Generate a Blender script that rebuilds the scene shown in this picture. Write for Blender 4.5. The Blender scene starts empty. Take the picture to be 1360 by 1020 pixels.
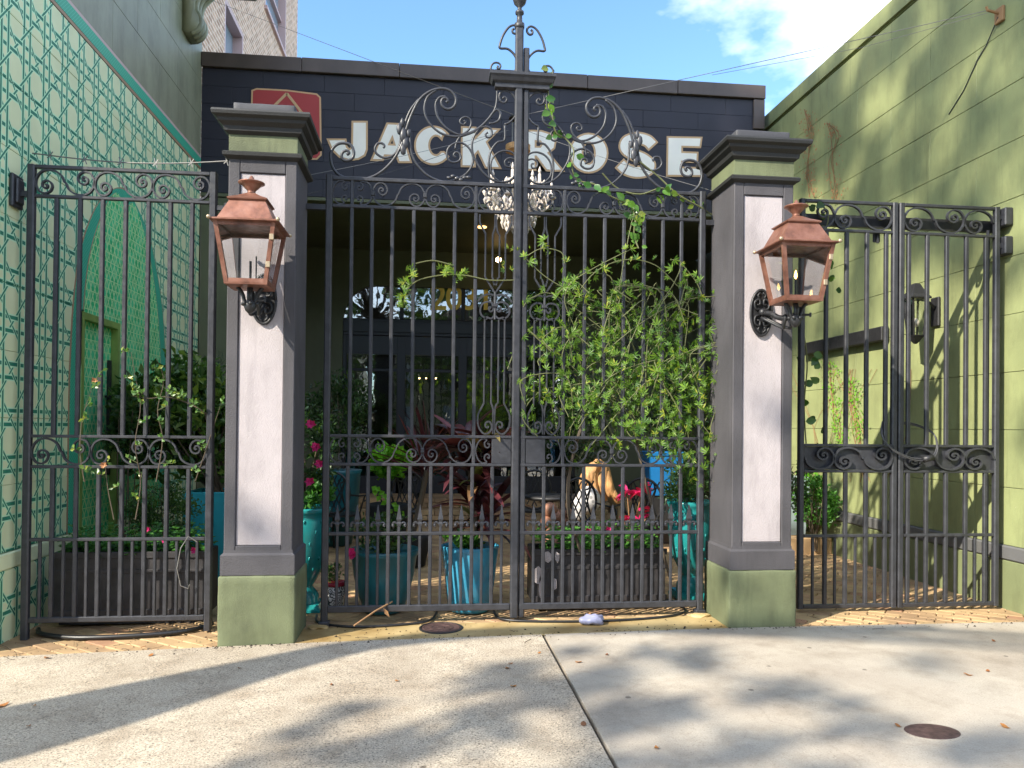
import bpy, bmesh, math, random
from mathutils import Vector, Matrix
R = math.radians
random.seed(7)
scene = bpy.context.scene
col = scene.collection

# ------------------------------------------------------------------ camera
CAM = Vector((0, -5.96, 1.5))
FPX, SHPX = 1020.0, 47.0
YAW, PITCH, ROLL = math.atan(.11), R(.54), R(.57)
FW = Vector((math.sin(YAW)*math.cos(PITCH), math.cos(YAW)*math.cos(PITCH), math.sin(PITCH)))
_r0 = Vector((math.cos(YAW), -math.sin(YAW), 0)); _u0 = _r0.cross(FW)
RT = _r0*math.cos(ROLL)+_u0*math.sin(ROLL); UP = _u0*math.cos(ROLL)-_r0*math.sin(ROLL)
cd = bpy.data.cameras.new('camera'); cam = bpy.data.objects.new('camera', cd); col.objects.link(cam)
cd.sensor_fit = 'HORIZONTAL'; cd.sensor_width = 36; cd.lens = FPX/1360*36
cd.shift_y = SHPX/1360; cd.clip_end = 1000; cd.clip_start = .05
M3 = Matrix((RT, UP, -FW)).transposed()
cam.matrix_world = Matrix.Translation(CAM) @ M3.to_4x4()
scene.camera = cam

# ------------------------------------------------------------------ world, sun, exposure
SUN = Vector((1.97, 1.34, -1.70)).normalized()          # direction the light travels
w = bpy.data.worlds.new('World'); scene.world = w; w.use_nodes = True
wn, wl = w.node_tree.nodes, w.node_tree.links
wn.clear()
sky = wn.new('ShaderNodeTexSky'); sky.sky_type = 'NISHITA'; sky.sun_disc = False
sky.sun_elevation = math.asin(-SUN.z); sky.sun_rotation = math.atan2(-SUN.x, -SUN.y)
sky.air_density = 1.0; sky.dust_density = .3; sky.ozone_density = 1.2
tc = wn.new('ShaderNodeTexCoord')
mp = wn.new('ShaderNodeMapping'); mp.inputs['Scale'].default_value = (1, 1, 1.9); mp.inputs['Location'].default_value = (11.33607, 18.06829, 1.97126)
nz = wn.new('ShaderNodeTexNoise'); nz.inputs['Scale'].default_value = 2.1; nz.inputs['Detail'].default_value = 7; nz.inputs['Roughness'].default_value = .55
cr = wn.new('ShaderNodeValToRGB'); cr.color_ramp.elements[0].position = .465; cr.color_ramp.elements[1].position = .74; cr.color_ramp.elements[1].color = (.92, .92, .92, 1)
mx = wn.new('ShaderNodeMixRGB'); mx.inputs[2].default_value = (12.5, 12.1, 11.7, 1)
bg = wn.new('ShaderNodeBackground'); bg.inputs['Strength'].default_value = .15
wo = wn.new('ShaderNodeOutputWorld')
wl.new(tc.outputs['Generated'], mp.inputs['Vector']); wl.new(mp.outputs[0], nz.inputs['Vector'])
wl.new(nz.outputs['Fac'], cr.inputs[0]); wl.new(cr.outputs[0], mx.inputs[0])
tn_ = wn.new('ShaderNodeMixRGB'); tn_.blend_type = 'MULTIPLY'; tn_.inputs[0].default_value = 1; tn_.inputs[2].default_value = (.68, .86, 1.0, 1)
wl.new(sky.outputs[0], tn_.inputs[1]); wl.new(tn_.outputs[0], mx.inputs[1]); wl.new(mx.outputs[0], bg.inputs[0]); wl.new(bg.outputs[0], wo.inputs[0])
sl = bpy.data.lights.new('sun', 'SUN'); sl.energy = 3.7; sl.angle = R(.7); sl.color = (1, .92, .78)
so = bpy.data.objects.new('sun', sl); col.objects.link(so); so.location = (-20, -14, 18)
so.rotation_euler = SUN.to_track_quat('-Z', 'Y').to_euler()
vs = scene.view_settings
vs.view_transform = 'Standard'; vs.look = 'None'; vs.exposure = 1.4; vs.gamma = 1; vs.use_curve_mapping = False
scene.render.engine = 'CYCLES'
scene.cycles.max_bounces = 8; scene.cycles.transparent_max_bounces = 24
scene.cycles.caustics_reflective = False; scene.cycles.caustics_refractive = False

# ------------------------------------------------------------------ helpers
def P(px, py, y=None, x=None, z=None):
    """point on a real plane of the place (x, y or z given) seen at a photograph coordinate"""
    d = FW + RT*((px-680)/FPX) - UP*((py-510-SHPX)/FPX)
    if y is not None: t = (y-CAM.y)/d.y
    elif x is not None: t = (x-CAM.x)/d.x
    else: t = (z-CAM.z)/d.z
    return CAM + d*t
def interp(x, xs, ys):
    if x <= xs[0]: return ys[0]
    for i in range(1, len(xs)):
        if x <= xs[i]:
            return ys[i-1]+(ys[i]-ys[i-1])*(x-xs[i-1])/(xs[i]-xs[i-1])
    return ys[-1]
def gz(x): return interp(x, [-9, -2.9, -.8, 2.2, 9], [-.13, -.075, -.02, .025, .03])
def wloc(o):
    v = Vector(o.location)
    while o.parent: o = o.parent; v += o.location
    return v
def link(o, parent=None):
    col.objects.link(o)
    if parent is not None: o.parent = parent
    return o
def tag(o, label=None, cat=None, group=None, kind=None):
    if label: o['label'] = label
    if cat: o['category'] = cat
    if group: o['group'] = group
    if kind: o['kind'] = kind
    return o
def thing(name, label, cat, loc, group=None):
    o = bpy.data.objects.new(name, None); o.location = loc; o.empty_display_size = .1
    link(o); return tag(o, label, cat, group)
def catmull(pts, n=6):
    pts = [Vector(p) for p in pts]; out = []
    for i in range(len(pts)-1):
        a = pts[max(i-1, 0)]; b = pts[i]; c = pts[i+1]; d = pts[min(i+2, len(pts)-1)]
        for k in range(n):
            t = k/n
            out.append(.5*((2*b)+(c-a)*t+(2*a-5*b+4*c-d)*t*t+(3*b-a-3*c+d)*t**3))
    out.append(pts[-1]); return out
class MB:
    def __init__(s): s.v = []; s.f = []
    def add(s, vs, fs):
        n = len(s.v); s.v += [Vector(v) for v in vs]; s.f += [tuple(i+n for i in f) for f in fs]; return s
    def box(s, a, b):
        x0, y0, z0 = a; x1, y1, z1 = b
        return s.add([(x0,y0,z0),(x1,y0,z0),(x1,y1,z0),(x0,y1,z0),(x0,y0,z1),(x1,y0,z1),(x1,y1,z1),(x0,y1,z1)],
                     [(3,2,1,0),(4,5,6,7),(0,1,5,4),(1,2,6,5),(2,3,7,6),(3,0,4,7)])
    def cbox(s, a, b, c=.004):
        """box with all edges chamfered"""
        bm = bmesh.new(); bmesh.ops.create_cube(bm, size=1)
        for v in bm.verts:
            v.co = Vector([a[i]+(v.co[i]+.5)*(b[i]-a[i]) for i in range(3)])
        bmesh.ops.bevel(bm, geom=bm.edges[:], offset=c, segments=1, affect='EDGES', profile=.5)
        bm.verts.ensure_lookup_table()
        for i, v in enumerate(bm.verts): v.index = i
        s.add([v.co.copy() for v in bm.verts], [tuple(v.index for v in f.verts) for f in bm.faces]); bm.free(); return s
    def rough_box(s, a, b, cuts=9, jit=.0022, c=.010, seed=1):
        """masonry block: bevelled, subdivided, with slightly uneven faces and edges"""
        from mathutils import noise
        bm = bmesh.new(); bmesh.ops.create_cube(bm, size=1)
        for v in bm.verts: v.co = Vector([a[i]+(v.co[i]+.5)*(b[i]-a[i]) for i in range(3)])
        bmesh.ops.bevel(bm, geom=bm.edges[:], offset=c, segments=2, affect='EDGES', profile=.5)
        bmesh.ops.subdivide_edges(bm, edges=[e for e in bm.edges if e.calc_length() > .08], cuts=cuts, use_grid_fill=True)
        for v in bm.verts:
            v.co += noise.noise_vector(v.co*9+Vector((seed, 0, 0)))*jit+noise.noise_vector(v.co*34)*jit*.6
        bm.verts.index_update(); s.add([v.co.copy() for v in bm.verts], [tuple(v.index for v in f.verts) for f in bm.faces]); bm.free(); return s
    def tube(s, pts, r, n=6, cap=True):
        pts = [Vector(p) for p in pts]
        rs = r if isinstance(r, (list, tuple)) else [r]*len(pts)
        t = (pts[1]-pts[0]).normalized()
        u = t.orthogonal().normalized(); base = len(s.v); fs = []; vs_ = []
        for i, p in enumerate(pts):
            t2 = (pts[min(i+1, len(pts)-1)]-pts[max(i-1, 0)])
            if t2.length < 1e-9: t2 = t
            t2.normalize(); u = (u-t2*u.dot(t2))
            u = u.normalized() if u.length > 1e-6 else t2.orthogonal().normalized()
            w_ = t2.cross(u); t = t2
            for k in range(n):
                a = 2*math.pi*k/n; vs_.append(p+(u*math.cos(a)+w_*math.sin(a))*rs[i])
        for i in range(len(pts)-1):
            for k in range(n):
                fs.append((i*n+k, i*n+(k+1)%n, (i+1)*n+(k+1)%n, (i+1)*n+k))
        if cap: fs.append(tuple(range(n-1, -1, -1))); fs.append(tuple(range((len(pts)-1)*n, len(pts)*n)))
        return s.add(vs_, fs)
    def strap(s, pts, w_, d, nrm=(0, 1, 0)):
        """flat bar swept along a path; w_ across the path in its plane, d along nrm (list allowed for w_)"""
        pts = [Vector(p) for p in pts]; nrm = Vector(nrm); vs_ = []; fs = []
        for i, p in enumerate(pts):
            t = (pts[min(i+1, len(pts)-1)]-pts[max(i-1, 0)])
            if t.length < 1e-9: t = Vector((1, 0, 0))
            t.normalize(); b = nrm.cross(t).normalized(); ww = w_[i] if isinstance(w_, list) else w_
            for sx, sy in ((-1,-1),(1,-1),(1,1),(-1,1)):
                vs_.append(p+b*(sx*ww/2)+nrm*(sy*d/2))
        for i in range(len(pts)-1):
            for k in range(4): fs.append((i*4+k, i*4+(k+1)%4, i*4+4+(k+1)%4, i*4+4+k))
        fs.append((3,2,1,0)); m = (len(pts)-1)*4; fs.append((m,m+1,m+2,m+3))
        return s.add(vs_, fs)
    def lathe(s, prof, c=(0,0,0), n=20, rx=1, ry=1):
        c = Vector(c); vs_ = []; fs = []
        for r_, z in prof:
            for k in range(n):
                a = 2*math.pi*k/n; vs_.append(c+Vector((rx*r_*math.cos(a), ry*r_*math.sin(a), z)))
        for i in range(len(prof)-1):
            for k in range(n): fs.append((i*n+k, i*n+(k+1)%n, (i+1)*n+(k+1)%n, (i+1)*n+k))
        fs.append(tuple(range(n-1,-1,-1))); fs.append(tuple(range((len(prof)-1)*n, len(prof)*n)))
        return s.add(vs_, fs)
    def square(s, prof, c=(0,0,0)):
        """stack of square rings: (half width, z)"""
        c = Vector(c); vs_ = []; fs = []
        for h, z in prof:
            for sx, sy in ((-1,-1),(1,-1),(1,1),(-1,1)): vs_.append(c+Vector((sx*h, sy*h, z)))
        for i in range(len(prof)-1):
            for k in range(4): fs.append((i*4+k, i*4+(k+1)%4, i*4+4+(k+1)%4, i*4+4+k))
        fs.append((3,2,1,0)); m = (len(prof)-1)*4; fs.append((m,m+1,m+2,m+3))
        return s.add(vs_, fs)
    def poly(s, pts, th, nrm):
        """extruded flat polygon"""
        nrm = Vector(nrm); n = len(pts); a = [Vector(p) for p in pts]; b = [p+nrm*th for p in a]
        return s.add(a+b, [tuple(range(n-1,-1,-1)), tuple(range(n,2*n))]+[(i,(i+1)%n,n+(i+1)%n,n+i) for i in range(n)])
    def ico(s, c, r, sub=1, sc=(1,1,1), jit=0):
        bm = bmesh.new(); bmesh.ops.create_icosphere(bm, subdivisions=sub, radius=1)
        for i, v in enumerate(bm.verts): v.index = i
        vs_ = [Vector(c)+Vector((v.co.x*sc[0], v.co.y*sc[1], v.co.z*sc[2]))*r*(1+random.uniform(-jit, jit)) for v in bm.verts]
        s.add(vs_, [tuple(v.index for v in f.verts) for f in bm.faces]); bm.free(); return s
    def mesh(s, name, mat, smooth=False, off=Vector()):
        me = bpy.data.meshes.new(name); me.from_pydata([tuple(v-off) for v in s.v], [], s.f)
        if smooth: me.polygons.foreach_set('use_smooth', [True]*len(me.polygons))
        if mat: me.materials.append(mat)
        me.update(); return me
    def build(s, name, mat, parent=None, smooth=False, kind=None, label=None, origin=None):
        off = wloc(parent) if parent else Vector()
        if origin is not None:
            origin = Vector(origin); o = bpy.data.objects.new(name, s.mesh(name, mat, smooth, origin)); o.location = origin-off
        else:
            o = bpy.data.objects.new(name, s.mesh(name, mat, smooth, off))
        link(o, parent); tag(o, label=label, kind=kind)
        if smooth == 'auto':
            pass
        return o
_cache = {}
def placed(name, key, maker, mat, loc, parent=None, rot=None, scale=None, smooth=False):
    """object with shared mesh data; loc in the place's coordinates"""
    k = (key, mat.name)
    if k not in _cache: _cache[k] = maker().mesh(name, mat, smooth)
    o = bpy.data.objects.new(name, _cache[k]); o.location = Vector(loc)-(wloc(parent) if parent else Vector())
    if rot is not None: o.rotation_euler = rot
    if scale is not None: o.scale = scale if hasattr(scale, '__len__') else (scale,)*3
    return link(o, parent)

# ------------------------------------------------------------------ materials
class V:
    """math on shader sockets"""
    nt = None
    def __init__(s, sock): s.s = sock
    @staticmethod
    def op(o, *a):
        n = V.nt.nodes.new('ShaderNodeMath'); n.operation = o
        for i, x in enumerate(a):
            if isinstance(x, V): V.nt.links.new(x.s, n.inputs[i])
            else: n.inputs[i].default_value = x
        return V(n.outputs[0])
    def __add__(s, o): return V.op('ADD', s, o)
    def __radd__(s, o): return V.op('ADD', o, s)
    def __sub__(s, o): return V.op('SUBTRACT', s, o)
    def __rsub__(s, o): return V.op('SUBTRACT', o, s)
    def __mul__(s, o): return V.op('MULTIPLY', s, o)
    def __rmul__(s, o): return V.op('MULTIPLY', o, s)
    def __truediv__(s, o): return V.op('DIVIDE', s, o)
    def lt(s, o): return V.op('LESS_THAN', s, o)
    def gt(s, o): return V.op('GREATER_THAN', s, o)
    def mod(s): return V.op('FRACT', s)
    def abs(s): return V.op('ABSOLUTE', s)
    def max(s, o): return V.op('MAXIMUM', s, o)
    def min(s, o): return V.op('MINIMUM', s, o)
    def floor(s): return V.op('FLOOR', s)
class Mat:
    def __init__(s, name, base=(.5,.5,.5), rough=.6, metal=0, spec=.5):
        s.m = bpy.data.materials.new(name); s.m.use_nodes = True; s.nt = s.m.node_tree; V.nt = s.nt
        s.b = s.nt.nodes['Principled BSDF']; s.out = s.nt.nodes['Material Output']
        s.b.inputs['Base Color'].default_value = (*base, 1); s.b.inputs['Roughness'].default_value = rough
        s.b.inputs['Metallic'].default_value = metal; s.b.inputs['Specular IOR Level'].default_value = spec
        s._pos = None; s.base = base
    def n(s, t): return s.nt.nodes.new(t)
    def l(s, a, b): s.nt.links.new(a, b)
    def pos(s):
        if not s._pos: s._pos = s.n('ShaderNodeNewGeometry').outputs['Position']
        return s._pos
    def noise(s, scale, detail=4, rough=.55, coord=None, stretch=None):
        t = s.n('ShaderNodeTexNoise'); t.inputs['Scale'].default_value = scale; t.inputs['Detail'].default_value = detail; t.inputs['Roughness'].default_value = rough
        c = coord or s.pos()
        if stretch:
            mp = s.n('ShaderNodeMapping'); mp.inputs['Scale'].default_value = stretch; s.l(c, mp.inputs[0]); c = mp.outputs[0]
        s.l(c, t.inputs['Vector']); return t.outputs['Fac']
    def ramp(s, fac, stops):
        r = s.n('ShaderNodeValToRGB'); e = r.color_ramp.elements
        while len(e) < len(stops): e.new(.5)
        for i, (p, c) in enumerate(stops):
            e[i].position = p; e[i].color = (*c, 1) if len(c) == 3 else c
        s.l(fac, r.inputs[0]); return r.outputs[0]
    def mix(s, fac, a, b, mode='MIX'):
        m = s.n('ShaderNodeMixRGB'); m.blend_type = mode
        for i, x in enumerate((fac, a, b)):
            if isinstance(x, V): x = x.s
            if isinstance(x, (int, float)): m.inputs[i].default_value = x
            elif isinstance(x, tuple): m.inputs[i].default_value = (*x, 1)
            else: s.l(x, m.inputs[i])
        return m.outputs[0]
    def color(s, c): s.l(c, s.b.inputs['Base Color']); return s
    def rough(s, c): s.l(c, s.b.inputs['Roughness']); return s
    def bump(s, fac, strength=.3, dist=.01):
        b = s.n('ShaderNodeBump'); b.inputs['Strength'].default_value = strength; b.inputs['Distance'].default_value = dist
        s.l(fac, b.inputs['Height']); s.l(b.outputs[0], s.b.inputs['Normal']); return s
    def var(s, scale=3, amt=.25, detail=5):
        """base colour with blotchy variation"""
        a = tuple(max(0, c*(1-amt)) for c in s.base); b = tuple(min(1, c*(1+amt)) for c in s.base)
        o = s.ramp(s.noise(scale, detail), [(.3, a), (.7, b)]); s.color(o); return o
def leafmat(name, c1, c2, c3=None, trans=.35, rough=.45):
    m = Mat(name, c1, rough); g = m.n('ShaderNodeNewGeometry'); oi = m.n('ShaderNodeObjectInfo')
    f = (V(g.outputs['Random Per Island'])*.6+V(oi.outputs['Random'])*.8).mod()
    st = [(0, c1), (.75, c2)]+([(1, c3)] if c3 else [])
    c = m.ramp(f.s, st); m.color(c)
    t = m.n('ShaderNodeBsdfTranslucent'); mx_ = m.n('ShaderNodeMixShader'); mx_.inputs[0].default_value = trans
    c2_ = m.mix(1.0, c, (1.0, 1.0, .45), 'MULTIPLY')
    hs = m.n('ShaderNodeHueSaturation'); hs.inputs['Value'].default_value = 1.7; m.l(c2_, hs.inputs['Color'])
    m.l(hs.outputs[0], t.inputs[0]); m.l(m.b.outputs[0], mx_.inputs[1]); m.l(t.outputs[0], mx_.inputs[2]); m.l(mx_.outputs[0], m.out.inputs[0])
    return m.m
def stucco(name, base, scale=120, st=.35, amt=.12, rough=.75, stain=.25, chips=0):
    m = Mat(name, base, rough)
    a = tuple(c*(1-amt) for c in base); b = tuple(min(1, c*(1+amt)) for c in base)
    c = m.ramp(m.noise(2.2, 6), [(.3, a), (.7, b)])
    dirt = m.noise(5, 8, .7, stretch=(1, 1, .35))
    d = m.ramp(dirt, [(.45, (1, 1, 1)), (.8, (1-stain,)*3)])
    cc = m.mix(1.0, c, d, 'MULTIPLY')
    if chips:
        ch_ = m.ramp(m.noise(26, 5, .8), [(.735, (0, 0, 0)), (.75, (1, 1, 1))]); cc = m.mix(ch_, cc, (.62, .60, .55))
        run = m.ramp(m.noise(9, 5, .65, stretch=(1, 1, .08)), [(.58, (1, 1, 1)), (.80, (1-chips,)*3)]); cc = m.mix(1.0, cc, run, 'MULTIPLY')
    m.color(cc)
    m.bump(m.noise(scale, 3, .6), st, .004)
    return m.m
M = {}
# black painted iron, chipped here and there
def iron(name, base, rough):
    m = Mat(name, base, rough)
    c = m.ramp(m.noise(14, 6, .65), [(.35, tuple(x*.8 for x in base)), (.65, tuple(x*1.3 for x in base))])
    chip = m.ramp(m.noise(70, 4, .7), [(.70, (0, 0, 0)), (.74, (1, 1, 1))])
    c = m.mix(chip, c, (.16, .14, .13)); m.color(c)
    m.rough(m.ramp(m.noise(30, 3), [(.3, (rough-.08,)*3), (.7, (rough+.15,)*3)])); m.bump(m.noise(60, 4), .25, .002)
    return m.m
M['iron'] = iron('black_iron', (.033, .034, .040), .40)
M['castiron'] = iron('cast_iron', (.018, .018, .02), .42)
M['dark_plaster'] = stucco('charcoal_plaster', (.068, .064, .070), 150, .9, .2, .75, .3, .3)
M['pillar_green'] = stucco('sage_plaster', (.135, .155, .080), 130, .9, .28, .75, .45, .45)
M['white_plaster'] = stucco('pale_lilac_plaster', (.43, .385, .39), 140, .9, .10, .75, .32, .22)
M['wall_green'] = stucco('sage_block_paint', (.275, .305, .138), 60, .3, .12, .6, .35, .4)
M['wall_green_base'] = stucco('sage_base_paint', (.18, .205, .10), 60, .25, .1, .6, .35)
M['band_grey'] = stucco('grey_band_paint', (.12, .12, .12), 60, .25, .1, .6, .2)
M['upper_green'] = stucco('olive_wall_paint', (.265, .275, .18), 60, .2, .14, .5, .35)
M['navy'] = stucco('navy_block_paint', (.019, .019, .031), 60, .25, .15, .6, .1)
M['porch_green'] = stucco('dark_olive_paint', (.11, .12, .065), 60, .2, .1, .6, .2)
M['coping'] = stucco('dark_bronze_coping', (.085, .062, .052), 20, .2, .2, .45, .2)
M['frame'] = Mat('charcoal_window_frame', (.022, .023, .03), .4).m
m = Mat('concrete_aggregate', (.5, .46, .40), .85)
c = m.ramp(m.noise(1.3, 5), [(.3, (.40, .345, .27)), (.7, (.48, .42, .335))])
sp = m.ramp(m.noise(105, 2, .7), [(.34, (.22, .20, .18)), (.44, (.9, .9, .9)), (.58, (1, 1, 1)), (.68, (1.55, 1.5, 1.42))])
st_ = m.ramp(m.noise(4.5, 8, .7), [(.48, (1, 1, 1)), (.72, (.70, .66, .62))])
vg = m.n('ShaderNodeTexVoronoi'); vg.inputs['Scale'].default_value = 2.6; m.l(m.pos(), vg.inputs['Vector']); gum = m.ramp(vg.outputs['Distance'], [(.035, (.42, .40, .39)), (.05, (1, 1, 1))])
vd = m.n('ShaderNodeTexVoronoi'); vd.inputs['Scale'].default_value = .55; vd.feature = 'DISTANCE_TO_EDGE'
nd = m.n('ShaderNodeTexNoise'); nd.inputs['Scale'].default_value = 2.2; nd.inputs['Detail'].default_value = 5; m.l(m.pos(), nd.inputs['Vector'])
md = m.n('ShaderNodeMixRGB'); md.inputs[0].default_value = .45; m.l(m.pos(), md.inputs[1]); m.l(nd.outputs['Color'], md.inputs[2]); m.l(md.outputs[0], vd.inputs['Vector'])
crk = m.ramp(vd.outputs['Distance'], [(.0002, (.88, .87, .86)), (.0006, (1, 1, 1))])
sx = m.n('ShaderNodeSeparateXYZ'); m.l(m.pos(), sx.inputs[0])
big_ = m.ramp(m.noise(.9, 4, .6), [(.40, (.86, .84, .82)), (.60, (1.04, 1.04, 1.03))])
m.color(m.mix(1.0, m.mix(1.0, m.mix(1.0, m.mix(1.0, m.mix(1.0, c, sp, 'MULTIPLY'), st_, 'MULTIPLY'), gum, 'MULTIPLY'), crk, 'MULTIPLY'), big_, 'MULTIPLY')); m.bump(m.noise(170, 3, .7), .6, .004); M['conc_rough'] = m.m
m = Mat('concrete_smooth', (.5, .46, .41), .85)
c = m.ramp(m.noise(1.6, 6, .6), [(.3, (.37, .325, .27)), (.7, (.47, .42, .345))])
sp = m.ramp(m.noise(120, 4, .75), [(.30, (.40, .38, .36)), (.42, (.92, .92, .92)), (.60, (1, 1, 1)), (.70, (1.35, 1.32, 1.26))])
st_ = m.ramp(m.noise(3.2, 9, .72), [(.46, (1, 1, 1)), (.72, (.64, .61, .59))])
vg = m.n('ShaderNodeTexVoronoi'); vg.inputs['Scale'].default_value = 2.6; m.l(m.pos(), vg.inputs['Vector']); gum = m.ramp(vg.outputs['Distance'], [(.035, (.42, .40, .39)), (.05, (1, 1, 1))])
vd = m.n('ShaderNodeTexVoronoi'); vd.inputs['Scale'].default_value = .55; vd.feature = 'DISTANCE_TO_EDGE'
nd = m.n('ShaderNodeTexNoise'); nd.inputs['Scale'].default_value = 2.2; nd.inputs['Detail'].default_value = 5; m.l(m.pos(), nd.inputs['Vector'])
md = m.n('ShaderNodeMixRGB'); md.inputs[0].default_value = .45; m.l(m.pos(), md.inputs[1]); m.l(nd.outputs['Color'], md.inputs[2]); m.l(md.outputs[0], vd.inputs['Vector'])
crk = m.ramp(vd.outputs['Distance'], [(.0002, (.88, .87, .86)), (.0006, (1, 1, 1))])
sx = m.n('ShaderNodeSeparateXYZ'); m.l(m.pos(), sx.inputs[0])
big_ = m.ramp(m.noise(.9, 4, .6), [(.40, (.86, .84, .82)), (.60, (1.04, 1.04, 1.03))])
m.color(m.mix(1.0, m.mix(1.0, m.mix(1.0, m.mix(1.0, m.mix(1.0, c, sp, 'MULTIPLY'), st_, 'MULTIPLY'), gum, 'MULTIPLY'), crk, 'MULTIPLY'), big_, 'MULTIPLY')); m.bump(m.noise(90, 5, .7), .4, .003); M['conc_smooth'] = m.m
m = Mat('clay_paver', (.4, .26, .13), .8)
oi = m.n('ShaderNodeObjectInfo'); gi = m.n('ShaderNodeNewGeometry')
fr = (V(oi.outputs['Random'])+V(gi.outputs['Random Per Island'])).mod()
c = m.ramp(fr.s, [(0, (.36, .235, .135)), (.4, (.46, .31, .17)), (.75, (.52, .37, .20)), (1, (.42, .23, .14))])
d = m.ramp(m.noise(2.0, 7, .65), [(.35, (.6, .58, .55)), (.65, (1.1, 1.08, 1.0))])
m.color(m.mix(1.0, c, d, 'MULTIPLY')); m.bump(m.noise(90, 4), .5, .003); M['paver'] = m.m
m = Mat('paver_sand', (.09, .07, .05), .9); m.var(30, .4); M['sand'] = m.m
m = Mat('wet_apron', (.36, .27, .13), .6)
c = m.ramp(m.noise(1.7, 6, .6), [(.38, (.25, .16, .055)), (.62, (.48, .36, .17))])
m.color(c); m.bump(m.noise(120, 3), .3, .003); M['apron'] = m.m
m = Mat('street_concrete', (.20, .19, .175), .9); m.var(6, .3); M['asphalt'] = m.m
# left wall: painted cane weave
m = Mat('cane_mural', (.5, .52, .38), .62)
sx = m.n('ShaderNodeSeparateXYZ'); m.l(m.pos(), sx.inputs[0]); u, v = V(sx.outputs[1]), V(sx.outputs[2])
PU, PV = .30, .34
def per(x, p, off=0): return (((x/p+off).mod()-.5).abs()*p)          # distance-type wave: 0 at cell middle
def strip(d, c0, hw): return (d-c0).abs().lt(hw)
du, dv = per(u, PU), per(v, PV)
d1 = per(u*(PV/PU)+v, PV); d2 = per(u*(PV/PU)-v, PV)
k = .72
ground = (.74, .80, .50); pale = (.56, .86, .58)
tn = m.ramp(m.noise(9, 4), [(.3, (.012, .17, .11)), (.7, (.035, .27, .16))])
H_, V_, A_, B_ = (dv, .050, .0135), (du, .044, .0115), (d1, 0, .0115), (d2, 0, .0115)
mid = lambda q: strip(*q)
edge = lambda q: strip(q[0], q[1], q[2]+.010)
colr = ground
for q in (H_, A_, V_, B_):
    colr = m.mix(edge(q), colr, pale); colr = m.mix(mid(q), colr, tn)
# the level canes pass back over the last diagonal where nothing else crosses
re_ = edge(B_)*(1-edge(V_))*(1-edge(A_))
colr = m.mix(edge(H_)*re_, colr, pale); colr = m.mix(mid(H_)*re_, colr, tn)
dirt = m.ramp(m.noise(2.5, 7, .6), [(.35, (.93, .93, .90)), (.7, (1.04, 1.04, 1.02))])
m.color(m.mix(1.0, colr, dirt, 'MULTIPLY')); m.bump(m.noise(50, 3), .15, .003); M['cane'] = m.m
m = Mat('sage_mural_ground', ground, .62); m.var(2.5, .06); M['mural_ground'] = m.m
# arch: painted lattice of rhombs
m = Mat('arch_mural', (.03, .35, .17), .55)
sx = m.n('ShaderNodeSeparateXYZ'); m.l(m.pos(), sx.inputs[0]); u, v = V(sx.outputs[1]), V(sx.outputs[2])
PA = .17
ln = None
for e in (per(v, PA*.5), per(u*.5+v*.29, PA*.25), per(u*.5-v*.29, PA*.25), per(u, PA)):
    s_ = e.lt(.0045); ln = s_ if ln is None else ln.max(s_)
a_ = (u/PA+(v/PA*.5).floor()*.5).floor(); b_ = (v/PA).floor()
chk = ((a_+b_)*.5).mod().gt(.25)
gcol = m.mix(chk, (.02, .50, .18), (.06, .62, .27))
m.color(m.mix(ln, gcol, (.45, .74, .34))); M['arch_mural'] = m.m
m = Mat('teal_border', (.02, .28, .2), .55)
sx = m.n('ShaderNodeSeparateXYZ'); m.l(m.pos(), sx.inputs[0]); u, v = V(sx.outputs[1]), V(sx.outputs[2])
g_ = per(u+v, .035).lt(.004).max(per(u-v, .035).lt(.004))
m.color(m.mix(g_, (.03, .36, .22), (.09, .50, .32))); M['teal'] = m.m
M['terracotta_line'] = Mat('terracotta_line', (.36, .24, .15), .6).m
M['pink_line'] = Mat('pink_line', (.55, .42, .38), .6).m
m = Mat('moss_door_frame', (.20, .30, .07), .6); m.var(6, .25); M['door_frame'] = m.m
m = Mat('copper', (.36, .15, .095), .45, .5)
c = m.ramp(m.noise(9, 6, .65), [(.26, (.085, .042, .030)), (.46, (.23, .100, .066)), (.62, (.29, .140, .098)), (.82, (.34, .22, .175))])
m.color(c); m.rough(m.ramp(m.noise(22, 4), [(.3, (.34,)*3), (.7, (.6,)*3)])); m.bump(m.noise(40, 3), .12, .002); M['copper'] = m.m
m = Mat('clear_glass', (1, 1, 1), .02)
gl = m.n('ShaderNodeBsdfGlossy'); gl.inputs['Roughness'].default_value = .02; tr = m.n('ShaderNodeBsdfTransparent'); tr.inputs[0].default_value = (.97, .98, .98, 1)
fr_ = m.n('ShaderNodeFresnel'); fr_.inputs['IOR'].default_value = 1.6; ms = m.n('ShaderNodeMixShader')
m.l((V(fr_.outputs[0])*1.5+.03).s, ms.inputs[0]); m.l(tr.outputs[0], ms.inputs[1]); m.l(gl.outputs[0], ms.inputs[2]); m.l(ms.outputs[0], m.out.inputs[0]); M['glass'] = m.m
m = Mat('window_glass', (1, 1, 1), .02)
gl = m.n('ShaderNodeBsdfGlossy'); gl.inputs['Roughness'].default_value = .015; tr = m.n('ShaderNodeBsdfTransparent'); tr.inputs[0].default_value = (.7, .72, .7, 1)
ms = m.n('ShaderNodeMixShader'); ms.inputs[0].default_value = .26
bm_ = m.n('ShaderNodeBump'); bm_.inputs['Strength'].default_value = .05; bm_.inputs['Distance'].default_value = .02; m.l(m.noise(3, 2), bm_.inputs['Height']); m.l(bm_.outputs[0], gl.inputs['Normal'])
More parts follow.
